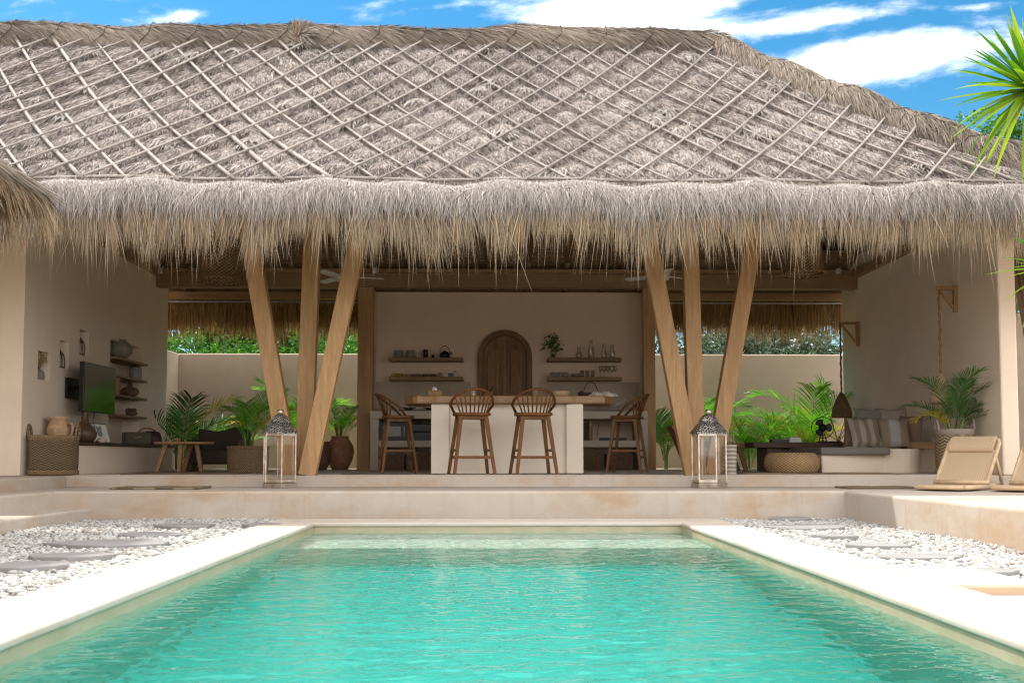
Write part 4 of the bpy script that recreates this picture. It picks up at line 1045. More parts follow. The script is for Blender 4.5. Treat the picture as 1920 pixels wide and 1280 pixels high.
# ------------------------------------------------------------------ lanterns
def lantern(label, px, rot):
    p = G(px, 914, ST); t = thing('lantern', label, 'lantern', (p.x, p.y, ST), 0, 'silver hexagonal lanterns on the step')
    R0 = .192; H = .575
    a = [math.pi / 6 + rot - math.pi / 2 + k * math.pi / 3 for k in range(6)]
    P = lambda k, r, z: (r * math.cos(a[k % 6]), r * math.sin(a[k % 6]), z)
    m = MB(); m.lathe([(R0, 0), (R0 + .004, .05), (R0 - .012, .056), (R0 - .012, .062)], 6, rot=a[0], smooth=False); m.build('base', 'lantern_silver', t, bevel=.004)
    for k in range(6):
        m = MB(); m.bar(P(k, R0 - .012, .06), P(k, R0 - .012, H), .014, .014); m.build('corner_post', 'lantern_silver', t)
    for k in range(6):
        m = MB(); m.bar(P(k, R0 - .014, .075), P(k + 1, R0 - .014, .075), .014, .024); m.build('rail', 'lantern_silver', t)
        m = MB(); m.bar(P(k, R0 - .014, H - .01), P(k + 1, R0 - .014, H - .01), .014, .024); m.build('rail', 'lantern_silver', t)
        m = MB(); m.add([P(k, R0 - .02, .085), P(k + 1, R0 - .02, .085), P(k + 1, R0 - .02, H - .02), P(k, R0 - .02, H - .02)], [(0, 1, 2, 3)]); m.build('pane', 'lantern_glass', t)
    m = MB(); m.lathe([(R0 + .012, H), (R0 + .012, H + .014), (R0 - .01, H + .04), (R0 - .05, H + .09), (.10, H + .125)], 6, rot=a[0], smooth=False)
    m.build('roof', 'lantern_filigree', t)
    m = MB(); m.lathe([(.108, H + .1251), (.108, H + .135), (.095, H + .165), (.07, H + .195), (.035, H + .212)], 6, rot=a[0], smooth=False); m.build('cap', 'lantern_filigree', t)
    m = MB(); m.lathe([(.028, H + .212), (.034, H + .22), (.034, H + .262), (.001, H + .266)], 14); m.build('chimney', 'lantern_silver', t)
    return t
m_flat('lantern_candle', (.66, .58, .46), .6)
lantern('silver hexagonal lantern at the foot of the left splayed posts', 524, R_(-12))
lantern('silver hexagonal lantern at the foot of the right splayed posts', 1330, R_(-17))

# ------------------------------------------------------------------ bar stools
def stool():
    t = thing('bar_stool', 'bar stool seen from behind, left of the two in front of the island', 'bar stool', (0, 0, 0), 0, 'spindle backed wooden bar stools')
    SZ = .715
    m = MB(); n = 20; poly = []
    for k in range(n):                                  # dished seat: rounded square
        q = 2 * math.pi * k / n; c, s = math.cos(q), math.sin(q); e = .55
        poly.append((.215 * math.copysign(abs(c) ** e, c), .195 * math.copysign(abs(s) ** e, s)))
    m.prism(poly, SZ - .035, SZ); m.build('seat', 'stool_wood', t, bevel=.01)
    m = MB(); m.box(-.16, .16, -.14, .14, SZ - .075, SZ - .036); m.build('apron', 'stool_wood', t)
    for sx in (-1, 1):
        for sy in (-1, 1):
            m = MB(); m.bar((sx * .145, sy * .125, SZ - .03), (sx * .235, sy * .215, 0), .046, .036, up=(0, 1, 0), w2=.034, h2=.028); m.build('leg', 'stool_wood', t)
    f = lambda z: .145 + .09 * (1 - z / (SZ - .03)); g = lambda z: .125 + .09 * (1 - z / (SZ - .03))
    for z, ax in ((.20, 0), (.20, 1), (.28, 2), (.28, 3)):
        m = MB(); x, y = f(z), g(z)
        if ax < 2: sy = -1 if ax == 0 else 1; m.bar((-x, sy * y, z), (x, sy * y, z), .022, .034)
        else: sx = -1 if ax == 2 else 1; m.bar((sx * x, -y, z), (sx * x, y, z), .02, .03)
        m.build('stretcher', 'stool_wood', t)
    hoop = lambda q: Vector((.262 * math.cos(q) * (1 - .04 * math.sin(q)), .07 - .345 * math.sin(q) ** .9, SZ + .265 * math.sin(q) ** .62))
    q0 = .06; pts = [Vector((.185, .08, SZ - .01))] + [hoop(q0 + (math.pi - 2 * q0) * k / 22) for k in range(1, 22)] + [Vector((-.185, .08, SZ - .01))]
    m = MB(); m.tube(pts, .0155, 8); m.build('back_hoop', 'stool_wood', t)
    for k in range(1, 10):
        q = math.pi * (.10 + .8 * k / 10); e = hoop(q); u = -math.cos(q)
        b = Vector((.17 * math.cos(q) * 1.05, -.06 - .105 * math.sin(q), SZ - .01)); m = MB(); m.tube([b, (b + e) / 2 + Vector((0, .008, -.004)), e], [.0085, .0095, .007], 6); m.build('spindle', 'stool_wood', t)
    return t
st = stool(); st.location = (W(884, 889, 12.42).x, 12.42, 0); st.rotation_euler.z = .2
dup(st, (W(1000, 889, 12.42).x, 12.42, 0), .17, 'bar stool seen from behind, right of the two in front of the island')
dup(st, (W(745, 886, 13.35).x, 13.35, 0), -R_(78), 'bar stool at the left end of the island, turned sideways to face right')
dup(st, (W(1176, 886, 13.35).x, 13.35, 0), R_(72), 'bar stool at the right end of the island, turned sideways to face left')

# ------------------------------------------------------------------ the island
def X_(px, y): return W(px, 860, y).x
isl = thing('kitchen_island', 'cream plastered kitchen island with thick live edge wooden top', 'kitchen island', (X_(951, 13.2), 13.2, 0))
iz = W(950, 757, 12.9).z; it = W(950, 742, 12.9).z
for a, b in ((808, 842), (1062, 1094)):
    m = MB(); m.box(X_(a, 12.85), X_(b, 12.85), 12.85, 13.55, 0, iz - .001); m.build('pillar', 'island_plaster', isl, world=True, bevel=.01)
m = MB(); m.box(X_(842, 12.85) + .001, X_(1062, 12.85) - .001, 12.93, 13.5, 0, iz - .003); m.build('panel', 'island_plaster', isl, world=True)
m = MB(); n = 44; r = random.Random(2); x0, x1 = X_(756, 12.9), X_(1151, 12.9); front = []; back = []
for k in range(n + 1):
    q = k / n; x = x0 + (x1 - x0) * q; e = min(1, min(q, 1 - q) * 14)
    front.append((x, 12.80 + .05 * math.sin(k * .55) * .4 + .22 * (1 - e) ** 2 + r.uniform(-.008, .008))); back.append((x, 13.62 + .03 * math.sin(k * .4 + 2) - .2 * (1 - e) ** 2))
m.prism(front + back[::-1], iz, it); m.build('worktop', 'slab_wood', isl, world=True, bevel=.018, seg=3)

# ------------------------------------------------------------------ back counters
def counter(x0, x1, label):
    t = thing('kitchen_counter', label, 'counter', ((x0 + x1) / 2, 16.3, 0), 0, 'plastered back counters of the kitchen')
    zt, z1, z2 = W(930, 770, 16.1).z, W(930, 785, 16.1).z, W(930, 825, 16.1).z; z3 = W(930, 838, 16.1).z
    m = MB(); m.box(x0, x1, 16.1, 16.962, z1, zt); m.build('worktop', 'counter_cement', t, world=True, bevel=.012)
    m = MB(); m.box(x0 + .1, x1 - .1, 16.13, 16.95, z3, z2); m.build('shelf', 'counter_cement', t, world=True, bevel=.01)
    for a, b in ((x0 + .001, x0 + .13), (x1 - .13, x1 - .001)): m = MB(); m.box(a, b, 16.11, 16.96, 0, z1 - .001); m.build('side', 'counter_cement', t, world=True, bevel=.01)
    return t, zt, z2
cl0, cl1 = kx0 + .01, a0 - .12; cr0, cr1 = a1 + .12, kx1 - .01
_, CZ, CS = counter(cl0, cl1, 'grey plastered back counter left of the arched door, with microwave in its shelf')
counter(cr0, cr1, 'grey plastered back counter right of the arched door, with baskets in its shelves')
mid = X_(1107, 16.2); m = MB(); m.box(mid - .02, mid + .02, 16.16, 16.9, CS + .001, CS + .28); tag(m.build('shelf_divider', 'shelf_wood', None, bevel=.004), 'upright wooden divider in the right back counter shelf', 'board')

def at(px, py, y, z=None):
    p = W(px, py, y); return (p.x, y, p.z if z is None else z)
def solo(m, name, mat, label, cat, loc, group=None, bevel=0., rz=0., smooth=None):
    o = m.build(name, mat, None, loc, bevel, smooth=smooth); o.rotation_euler = (0, 0, rz); return tag(o, label, cat, group)
def vase(prof, name, mat, label, cat, loc, group=None, n=28):
    return solo(MB().lathe(prof, n), name, mat, label, cat, loc, group)

# microwave, boxes and baskets inside the counters
x = X_(735, 16.3); t = thing('microwave', 'black microwave with pale grille window in the left counter, behind a bar stool', 'microwave', (x, 16.4, CS + .001))
m = MB(); m.box(-.26, .26, -.2, .2, 0, .27); m.build('case', 'black_plastic', t, bevel=.01); m = MB(); m.box(-.13, .14, -.206, -.201, .06, .21); m.build('window', 'microwave_grille', t); m = MB(); m.tube([(.19, -.22, .06), (.19, -.22, .21)], .008, 6); m.build('handle', 'white_metal', t)
m = MB(); m.box(-.2, .2, -.18, .18, 0, .13); m.box(-.19, .19, -.17, .17, .1301, .25); solo(m, 'oven', 'black_plastic', 'dark oven beside the microwave in the left back counter', 'oven', (X_(792, 16.3), 16.4, CS + .001), bevel=.01)
def crate(px, w, h, z, mat, label, y=16.35):
    m = MB(); m.lathe([(.7071 * w * .94, 0), (.7071 * w, h * .1), (.7071 * w, h * .86), (.7071 * w * 1.05, h * .88), (.7071 * w * 1.05, h), (.7071 * w * .9, h), (.7071 * w * .86, h * .15), (.001, h * .15)], 4, rot=math.pi / 4, smooth=False, sy=.7)
    return solo(m, 'storage_basket', mat, label, 'basket', (X_(px, y), y, z), 'storage baskets under the kitchen counters', .012)
crate(737, .36, .24, .002, 'clay_dark', 'dark storage basket on the floor under the microwave')
crate(795, .36, .26, .002, 'clay_dark', 'dark storage basket on the floor under the left counter, next to the island')
crate(1106, .26, .28, .002, 'basket_cane', 'woven storage basket on the floor under the right counter, next to the island')
crate(1160, .40, .25, .002, 'clay_dark', 'wide dark storage basket on the floor behind the right bar stool')
crate(1098, .2, .25, CS + .001, 'basket_cane', 'tall cane basket on the shelf of the right counter beside the upright divider')
m = MB(); m.prism([(-.2, -.1), (.2, -.1), (.2, .1), (-.2, .1)], 0, .04); m.tube([(-.23, 0, .045), (-.24, 0, .15), (-.2, .05, .25)], .006, 5); solo(m, 'baking_tray', 'black_metal', 'dark tray with a cord on the shelf behind the right bar stool', 'tray', (X_(1150, 16.3), 16.35, CS + .001), bevel=.006)
# hob, rack
m = MB(); m.box(-.3, .3, -.18, .18, 0, .02)
for ax in (-.16, .16):
    m.lathe([(.07, .02), (.075, .035), (.04, .05), (.001, .05)], 16, (ax, 0, 0)); 
    for q in range(4): c, s = math.cos(q * 1.57 + .4), math.sin(q * 1.57 + .4); m.bar((ax + .03 * c, .03 * s, .055), (ax + .11 * c, .11 * s, .055), .012, .02)
solo(m, 'gas_hob', 'black_metal', 'black gas hob on the left back counter', 'hob', (X_(786, 16.4), 16.4, CZ + .001))
t = thing('dish_rack', 'white wire dish rack on the right back counter, left of the right bar stool', 'dish rack', (X_(1139, 16.3), 16.35, CZ + .001))
m = MB(); m.box(-.24, .24, -.14, .14, 0, .02); m.build('drip_tray', 'black_plastic', t)
m = MB()
for y in (-.12, .12): m.tube([(-.22, y, .02), (-.22, y, .12), (.22, y, .12), (.22, y, .02)], .005, 5)
for k in range(12): x = -.21 + .42 * k / 11; m.tube([(x, -.12, .05), (x, 0, .10 + .02 * (k % 2)), (x, .12, .05)], .004, 4)
m.tube([(.22, -.12, .12), (.28, -.13, .19)], .006, 5); m.build('wire_frame', 'white_metal', t)
# on the island
t = thing('tissue_box', 'brown woven tissue box with a white tissue on the island', 'tissue box', at(815, 743, 13.25, it), .1)
m = MB(); m.box(-.09, .09, -.07, .07, 0, .085); m.build('box', 'terracotta', t, bevel=.008)
m = MB(); r = random.Random(3); ring = [(.035 * math.cos(k * .785), .012 * math.sin(k * .785), .083) for k in range(8)]; top = [(.022 * math.cos(k * .785) + r.uniform(-.008, .008), .02 * math.sin(k * .785), .125 + r.uniform(-.015, .012)) for k in range(8)]
m.add(ring + top + [(0, 0, .13)], [(k, (k + 1) % 8, 8 + (k + 1) % 8, 8 + k) for k in range(8)] + [(8 + k, 8 + (k + 1) % 8, 16) for k in range(8)]); m.build('tissue', 'tissue', t)
t = thing('pot_plant', 'little spiky plant in an orange pot on the island in front of the door', 'plant', at(917, 743, 13.45, it))
MB().lathe([(.035, 0), (.05, .07), (.052, .075), (.04, .07), (.001, .065)], 18).build('pot', 'terracotta', t)
m = MB(); r = random.Random(8)
for k in range(16): a = r.uniform(0, 6.28); e = r.uniform(.6, 1.5); l = r.uniform(.1, .2); d = Vector((math.cos(a) * math.cos(e), math.sin(a) * math.cos(e), math.sin(e))); s_ = d.cross(Vector((0, 0, 1))) * .012; b = Vector((0, 0, .065)); m.add([b - s_, b + s_, b + d * l], [(0, 1, 2)])
m.build('leaves', 'palm_dark', t)
vase([(.02, 0), (.022, .05), (.01, .06), (.012, .085), (.001, .088)], 'salt_shaker', 'white_metal', 'small pale shaker on the island behind the left stool back', 'shaker', at(888, 743, 13.3, it))
vase([(.09, 0), (.12, .05), (.12, .085), (.105, .085), (.1, .02), (.001, .02)], 'bread_basket', 'rattan', 'round straw basket on the island behind the right stool back', 'basket', at(1052, 743, 13.4, it))
t = thing('handled_basket', 'dark basket with a tall hooped handle on the island', 'basket', at(1103, 744, 13.35, it))
MB().lathe([(.09, 0), (.11, .04), (.112, .065), (.1, .065), (.09, .012), (.001, .012)], 20, sx=1.2).build('bowl', 'plum_leather', t)
MB().tube([(.09 * math.cos(q) + .03, 0, .05 + .15 * math.sin(q)) for q in np.linspace(0, math.pi, 15)], .006, 6).build('handle', 'plum_leather', t)
m = MB(); m.lathe([(.018, 0), (.024, .03), (.02, .07), (.022, .075), (.001, .07)], 12); solo(m, 'small_cup', 'black_metal', 'small dark cup beside the handled basket on the island', 'cup', at(1090, 744, 13.1, it))
r = random.Random(5)
t = thing('linen_cloth', 'crumpled pile of pale cloths on the right end of the island', 'cloth', at(1130, 743, 13.2, it))
nx_, ny_ = 26, 14; vs = []; 
for j in range(ny_):
    for i in range(nx_):
        u, v = i / (nx_ - 1) * 2 - 1, j / (ny_ - 1) * 2 - 1; e = max(0, 1 - (abs(u) ** 3)) * max(0, 1 - abs(v) ** 3)
        vs.append((u * .19, v * .12, .003 + e ** .5 * (.045 + .022 * math.sin(u * 9 + v * 3) + .015 * math.sin(u * 17 - v * 11 + 2))))
MB().add(vs, [(j * nx_ + i, j * nx_ + i + 1, (j + 1) * nx_ + i + 1, (j + 1) * nx_ + i) for j in range(ny_ - 1) for i in range(nx_ - 1)], True).build('fold', 'linen', t)

# ------------------------------------------------------------------ kitchen wall shelves and what stands on them
SHY_ = 16.79
def shelf(px0, px1, py, label):
    z = W(930, py, 16.7).z; x0, x1 = X_(px0, 16.7), X_(px1, 16.7); m = MB(); w = (x1 - x0) / 2
    m.box(-w, w, -.1, .189, -.056, 0); o = solo(m, 'wall_shelf', 'shelf_wood', label, 'shelf', ((x0 + x1) / 2, SHY_, z), 'wooden wall shelves of the kitchen', .006); return z
zA = shelf(728, 868, 670, 'upper wooden wall shelf left of the arched door, with cups and a kettle')
zB = shelf(728, 868, 706, 'lower wooden wall shelf left of the arched door, with bowls and jars')
zC = shelf(1027, 1167, 670, 'upper wooden wall shelf right of the arched door, with a plant and tall glasses')
zD = shelf(1027, 1167, 706, 'lower wooden wall shelf right of the arched door, with cups and stem glasses')
def on(px, z, y=SHY_): return (X_(px, y), y, z)
for px, lb in ((746, 'left stack of pale cups on the upper left kitchen shelf'), (769, 'right stack of pale cups on the upper left kitchen shelf')):
    m = MB()
    for k in range(4): m.lathe([(.055, .03 * k), (.078, .03 * k + .024), (.076, .03 * k + .026), (.052, .03 * k + .004), (.001, .03 * k + .004)], 18)
    solo(m, 'cup_stack', 'ceramic_grey', lb, 'cups', on(px, zA), 'stacks of cups on the kitchen shelf')
t = thing('coffee_jug', 'tall black jug on the upper left kitchen shelf', 'jug', on(797, zA)); MB().lathe([(.036, 0), (.038, .06), (.034, .125), (.038, .13), (.03, .128), (.001, .12)], 18).build('body', 'black_metal', t); MB().tube([(-.036, 0, .11), (-.065, 0, .10), (-.062, 0, .04), (-.037, 0, .02)], .005, 6).build('handle', 'black_metal', t)
vase([(.022, 0), (.026, .05), (.02, .05), (.018, .01), (.001, .01)], 'espresso_cup', 'black_metal', 'little black cup between the jug and the kettle', 'cup', on(811, zA))
t = thing('kettle', 'black iron kettle with a hooped handle on the upper left kitchen shelf', 'kettle', on(833, zA))
MB().lathe([(.06, 0), (.082, .025), (.082, .055), (.06, .09), (.03, .1), (.03, .104), (.008, .108), (.012, .12), (.001, .125)], 22).build('body', 'black_metal', t)
MB().tube([(.075, 0, .055), (.105, 0, .075), (.112, 0, .095)], [.014, .01, .008], 8).build('spout', 'black_metal', t); MB().tube([(.075 * math.cos(q), 0, .08 + .11 * math.sin(q) ** .7) for q in np.linspace(.02, math.pi - .02, 15)], .006, 6).build('handle', 'brown_glaze', t)
for k, px in enumerate((736, 744, 751)):
    vase([(.026, 0), (.034, .02), (.03, .045), (.026, .05), (.001, .05)], 'spice_pot', 'yellow_glaze', ('leftmost', 'middle', 'rightmost')[k] + ' small yellow pot at the left end of the lower left shelf', 'pot', on(px, zB), 'yellow pots on the lower left kitchen shelf')
m = MB(); m.box(-.05, .05, -.05, .05, 0, .045); solo(m, 'wooden_tin', 'shelf_wood', 'low wooden box beside the yellow pots on the lower left shelf', 'box', on(763, zB), bevel=.006)
m = MB(); m.box(-.075, .075, -.06, .06, 0, .045); solo(m, 'tea_chest', 'clay_dark', 'long dark box on the lower left kitchen shelf', 'box', on(779, zB), bevel=.006)
for px, lb in ((796, 'dark bowl right of the long dark box on the lower left shelf'), (811, 'dark bowl in the middle of the lower left shelf, beside the reddish tin')):
    vase([(.03, 0), (.055, .03), (.06, .045), (.05, .04), (.001, .015)], 'dark_bowl', 'clay_dark', lb, 'bowl', on(px, zB), 'dark bowls on the lower left kitchen shelf')
m = MB(); m.box(-.03, .03, -.03, .03, 0, .065); solo(m, 'spice_tin', 'terracotta', 'reddish tin on the lower left shelf next to the white box', 'tin', on(824, zB), bevel=.004)
m = MB(); m.box(-.04, .04, -.035, .035, 0, .055); solo(m, 'white_box', 'ceramic_white', 'white box on the lower left shelf', 'box', on(835, zB), bevel=.004)
m = MB(); m.box(-.035, .035, -.03, .03, 0, .06); solo(m, 'black_box', 'black_plastic', 'black box on the lower left shelf next to the white jug', 'box', on(844, zB), bevel=.004)
t = thing('milk_jug', 'white jug with a dark lid at the right end of the lower left shelf', 'jug', on(853, zB)); MB().lathe([(.03, 0), (.036, .03), (.024, .075), (.026, .08), (.001, .08)], 16).build('body', 'ceramic_white', t); MB().lathe([(.02, .0805), (.018, .095), (.001, .1)], 12).build('lid', 'brown_glaze', t); MB().tube([(.03, 0, .07), (.052, 0, .055), (.036, 0, .025)], .004, 5).build('handle', 'ceramic_white', t)
# plant in a jar
t = thing('trailing_plant', 'leafy green plant in a glass jar at the left end of the upper right shelf', 'plant', on(1038, zC))
MB().lathe([(.05, 0), (.055, .1), (.05, .12), (.044, .12), (.046, .01), (.001, .01)], 18).build('jar', 'tumbler_glass', t)
r = np.random.default_rng(4); m = MB()
for k in range(95):
    a, e = r.uniform(0, 6.28), r.uniform(-.6, 1.4); rad_ = .17 * r.random() ** .5; c = Vector((math.cos(a) * math.cos(e) * rad_ * 1.05 - .02, math.sin(a) * math.cos(e) * rad_ * .8, .2 + math.sin(e) * rad_)); d = Vector(r.normal(size=3)).normalized(); s_ = d.cross(Vector(r.normal(size=3))).normalized(); l = r.uniform(.04, .075)
    m.add([c, c + d * l * .5 + s_ * l * .32, c + d * l, c + d * l * .5 - s_ * l * .32], [(0, 1, 2, 3)])
m.build('leaves', 'palm_dark', t); m = MB()
for k in range(8): a = k * .8; m.tube([(.01 * math.cos(a), .01 * math.sin(a), .02), (.03 * math.cos(a), .03 * math.sin(a), .14), (.09 * math.cos(a), .08 * math.sin(a), .24)], .004, 4)
m.build('stems', 'stem_green', t)
for px, h, rr, lb in ((1086, .17, .05, 'short wide glass jar left of the tallest carafe on the upper right shelf'), (1109, .29, .048, 'tallest glass carafe on the upper right shelf'), (1133, .225, .042, 'glass carafe right of the tallest one on the upper right shelf'), (1149, .215, .05, 'rightmost glass jar on the upper right shelf')):
    vase([(rr * .9, 0), (rr, .01), (rr, h * .45), (rr * .55, h * .72), (rr * .6, h), (rr * .52, h), (rr * .48, h * .72), (rr * .92, h * .45), (rr * .9, .012), (.001, .012)], 'glass_carafe', 'tumbler_glass', lb, 'carafe', on(px, zC), 'glass carafes on the upper right kitchen shelf')
for k, px in enumerate((1035, 1042, 1051, 1061)):
    t = thing('tea_cup', ('first', 'second', 'third', 'fourth')[k] + ' grey cup from the left on the lower right kitchen shelf', 'cup', on(px, zD), 0, 'grey cups on the lower right kitchen shelf')
    MB().lathe([(.022, 0), (.032, .02), (.034, .075), (.031, .075), (.028, .012), (.001, .012)], 14).build('body', 'ceramic_grey', t); MB().tube([(.032, -.005, .06), (.05, -.01, .05), (.032, -.005, .025)], .004, 5).build('handle', 'ceramic_grey', t)
vase([(.04, 0), (.07, .035), (.072, .055), (.06, .05), (.001, .015)], 'dark_bowl', 'clay_grey', 'dark grey bowl in the middle of the lower right shelf', 'bowl', on(1080, zD))
for k, px in enumerate((1092, 1102, 1112)):
    vase([(.03, 0), (.034, .11), (.031, .11), (.027, .012), (.001, .012)], 'tumbler', 'tumbler_glass', ('left', 'middle', 'right')[k] + ' one of three plain tumblers on the lower right kitchen shelf', 'glass', on(px, zD), 'tumblers on the lower right kitchen shelf')
for k, px in enumerate((1127, 1134, 1141, 1148, 1154)):
    vase([(.03, 0), (.006, .006), (.005, .075), (.028, .10), (.034, .14), (.028, .185), (.026, .185), (.03, .14), (.022, .102), (.001, .09)], 'wine_glass', 'tumbler_glass', ('first', 'second', 'third', 'fourth', 'last')[k] + ' stem glass from the left at the right end of the lower right shelf', 'wine glass', on(px, zD, SHY_ + .03 * (k % 2)), 'stem glasses on the lower right kitchen shelf', 14)
# ------------------------------------------------------------------ left living area
BX, BT = -4.72, .375
bench = thing('masonry_bench', 'long plastered bench with dark wooden top along the left living wall', 'bench', (-4.94, 14., 0))
m = MB(); m.box(XL + .002, BX, 12.25, 15.95, 0, BT - .036); m.build('base', 'wall_plaster', bench, world=True, bevel=.015)
m = MB(); m.box(XL + .003, BX + .03, 12.22, 15.98, BT - .035, BT); m.build('top', 'dark_wood', bench, world=True, bevel=.006)

def handled_basket(name, label, loc, r, h, mat, sx=1.1, sy=.9, handles=True, rim='basket_cane', group=None):
    t = thing(name, label, 'basket', loc, 0, group)
    n = 40; m = MB(); m.lathe([(r * .93, 0), (r, h * .2), (r * 1.01, h * .8), (r * .99, h), (r * .93, h), (r * .9, h * .15), (.001, h * .12)], n, sx=sx, sy=sy); m.build('body', mat, t)
    for z0, z1 in ((.0, h * .13), (h * .86, h + .004)):
        m = MB(); m.lathe([(r * .95, z0), (r * 1.035, z0 + .01), (r * 1.04, z1 - .01), (r * .99, z1)], n, sx=sx, sy=sy, caps=False); m.build('band', rim, t)
    if handles:
        for sg in (-1, 1):
            m = MB(); m.tube([(sg * r * sx * .97 + sg * .012 * math.sin(q), .055 * math.cos(q), h - .03 + .15 * math.sin(q)) for q in np.linspace(0, math.pi, 12)], .014, 7); m.build('handle', rim, t)
    return t
handled_basket('log_basket', 'large zigzag woven basket with two ear handles at the left end of the living area', (-4.885, 12.02, .002), .245, .44, 'basket_zigzag')
p = W(121, 838, 12.4)
t = thing('pitcher', 'pale terracotta pitcher with flared rim on the bench behind the large basket', 'pitcher', (-4.99, 12.40, BT))
t.scale = (.86,) * 3
MB().lathe([(.10, 0), (.135, .06), (.15, .15), (.135, .22), (.105, .27), (.115, .30), (.15, .335), (.14, .335), (.10, .29), (.001, .2)], 28).build('body', 'terracotta_pale', t); MB().tube([(.13, -.02, .22), (.20, -.05, .25), (.215, -.05, .18), (.19, -.04, .08), (.145, -.03, .05)], .017, 7).build('handle', 'terracotta_pale', t)
vase([(.075, 0), (.13, .05), (.145, .11), (.12, .17), (.07, .22), (.042, .27), (.036, .36), (.04, .375), (.032, .375), (.03, .28), (.001, .2)], 'bottle_vase', 'brown_glaze', 'brown bottle vase with long neck on the bench under the television', 'vase', (-4.90, 12.96, BT))
solo(MB().ball((0, 0, .028), .055, 1.1, .8, .62), 'sea_shell', 'shell_pink', 'pinkish shell on the bench in front of the leaning print', 'shell', (-4.80, 13.25, BT))
t = thing('leaning_print', 'pale print with a blue grey leaf, leaning on the bench under the television', 'picture', (-4.86, 13.45, BT), -R_(18))
m = MB(); m.add([(.0, -.17, 0), (.0, .17, 0), (-.09, .17, .25), (-.09, -.17, .25), (-.018, -.17, -.0), (-.018, .17, 0), (-.108, .17, .25), (-.108, -.17, .25)], [(0, 1, 2, 3), (7, 6, 5, 4), (0, 4, 5, 1), (1, 5, 6, 2), (2, 6, 7, 3), (3, 7, 4, 0)]); m.build('frame', 'black_plastic', t)
q = lambda u, v, h=.003: (-.09 * v + h, u * .17, .25 * v + h * .36)
m = MB(); m.add([q(-.93, .05), q(.93, .05), q(.93, .95), q(-.93, .95)], [(0, 1, 2, 3)]); m.build('sheet', 'paper_white', t)
m = MB()
for sg in (-1, 1):
    for k in range(5): v = .3 + .1 * k; m.add([q(0, v, .005), q(sg * .26, v + .10, .005), q(sg * .3, v + .2, .005), q(0, v + .07, .005)], [(0, 1, 2, 3) if sg > 0 else (3, 2, 1, 0)])
m.build('leaf_motif', 'ink_blue', t)
t = thing('speaker', 'olive and black portable speaker with a small gold script mark on the bench', 'speaker', (-4.84, 14.72, BT), R_(24))
m = MB(); m.box(-.17, .17, -.07, .07, 0, .165); m.build('case', 'olive_cloth', t, bevel=.02, seg=3); m = MB(); m.box(-.20, -.1705, -.066, .066, .004, .16); m.build('end_panel', 'black_plastic', t, bevel=.01)
m = MB(); m.tube([(-.05 + .01 * k, -.0735, .085 + .009 * math.sin(k * 2.1) + .002 * k) for k in range(11)], .0035, 5); m.build('script_mark', 'gold', t)
t = thing('handbag', 'dark plum handbag with a tan arched handle on the bench behind the speaker', 'handbag', (-4.80, 15.2, BT), .2)
MB().lathe([(.13, 0), (.14, .03), (.135, .10), (.11, .17), (.06, .19), (.001, .19)], 20, sy=.5).build('body', 'plum_leather', t); MB().tube([(.15 * math.cos(q_) - .06, 0, .06 + .17 * math.sin(q_) ** .75) for q_ in np.linspace(0, math.pi, 16)], .013, 7).build('handle', 'terracotta', t)

# television on a wall arm
tv = thing('television', 'black flat television on a wall arm in the left living area', 'television', (-4.9, 13.36, .745))
m = MB(); m.box(-.03, .03, -.53, .53, 0, .60); m.build('case', 'black_plastic', tv, bevel=.006); m = MB(); m.box(.0302, .033, -.518, .518, .016, .586); m.build('screen', 'screen', tv)
m = MB(); m.box(-.268, -.235, -.35, .1, .17, .42); m.bar((-.25, -.2, .3), (-.03, .02, .3), .04, .05); m.build('wall_arm', 'black_metal', tv)
m = MB(); m.tube([(0, -.08, 0), (-.03, -.06, -.10), (0, -.05, -.2), (-.06, -.05, -.3), (-.1, -.06, -.365)], .005, 5); m.build('cable', 'black_plastic', tv)

# recess shelves
def rshelf(z, label, y0=SH0, proud=.10):
    m = MB(); m.box(XL - .23, XL + proud, y0 + .003, SH1 + .06, z - .032, z); tag(m.build('wall_shelf', 'shelf_wood', None, (0, 0, 0), .005), label, 'shelf', 'shelves in the recess beside the television')
zs = [WLX(255, py).z for py in (680, 712, 746, 781)]
rshelf(zs[0], 'topmost shelf in the recess beside the television, holding a round grey jar')
rshelf(zs[1], 'second shelf from the top in the recess beside the television, with a pale lidded jar')
rshelf(zs[2], 'third shelf from the top in the recess, with a brown bottle vase')
rshelf(zs[3], 'lowest shelf in the recess beside the television, with a lumpy brown object', SH0 - .04)
vase([(.09, 0), (.17, .07), (.185, .14), (.15, .21), (.09, .25), (.10, .265), (.08, .265), (.001, .2)], 'round_jar', 'clay_grey', 'round grey clay jar on the topmost recess shelf', 'jar', (XL - .03, SH0 + .42, zs[0]))
t = thing('lidded_jar', 'pale lidded jar at the right end of the second recess shelf', 'jar', (XL - .02, SH1 - .13, zs[1])); MB().lathe([(.08, 0), (.088, .02), (.088, .17), (.07, .185), (.001, .185)], 20).build('body', 'ceramic_grey', t); MB().lathe([(.075, .186), (.07, .2), (.015, .205), (.018, .23), (.001, .235)], 16).build('lid', 'brown_glaze', t)
vase([(.06, 0), (.125, .05), (.13, .09), (.09, .13), (.035, .15), (.032, .26), (.026, .262), (.001, .2)], 'bottle_vase', 'clay_dark', 'dark round bottle vase with thick neck on the third recess shelf', 'vase', (XL, SH1 - .42, zs[2]))
vase([(.05, 0), (.035, .04), (.06, .09), (.035, .15), (.055, .21), (.03, .24), (.001, .25)], 'carved_figure', 'terracotta', 'slim carved wooden piece half hidden by the television edge', 'carving', (XL + .04, SH0 + .14, zs[2]))
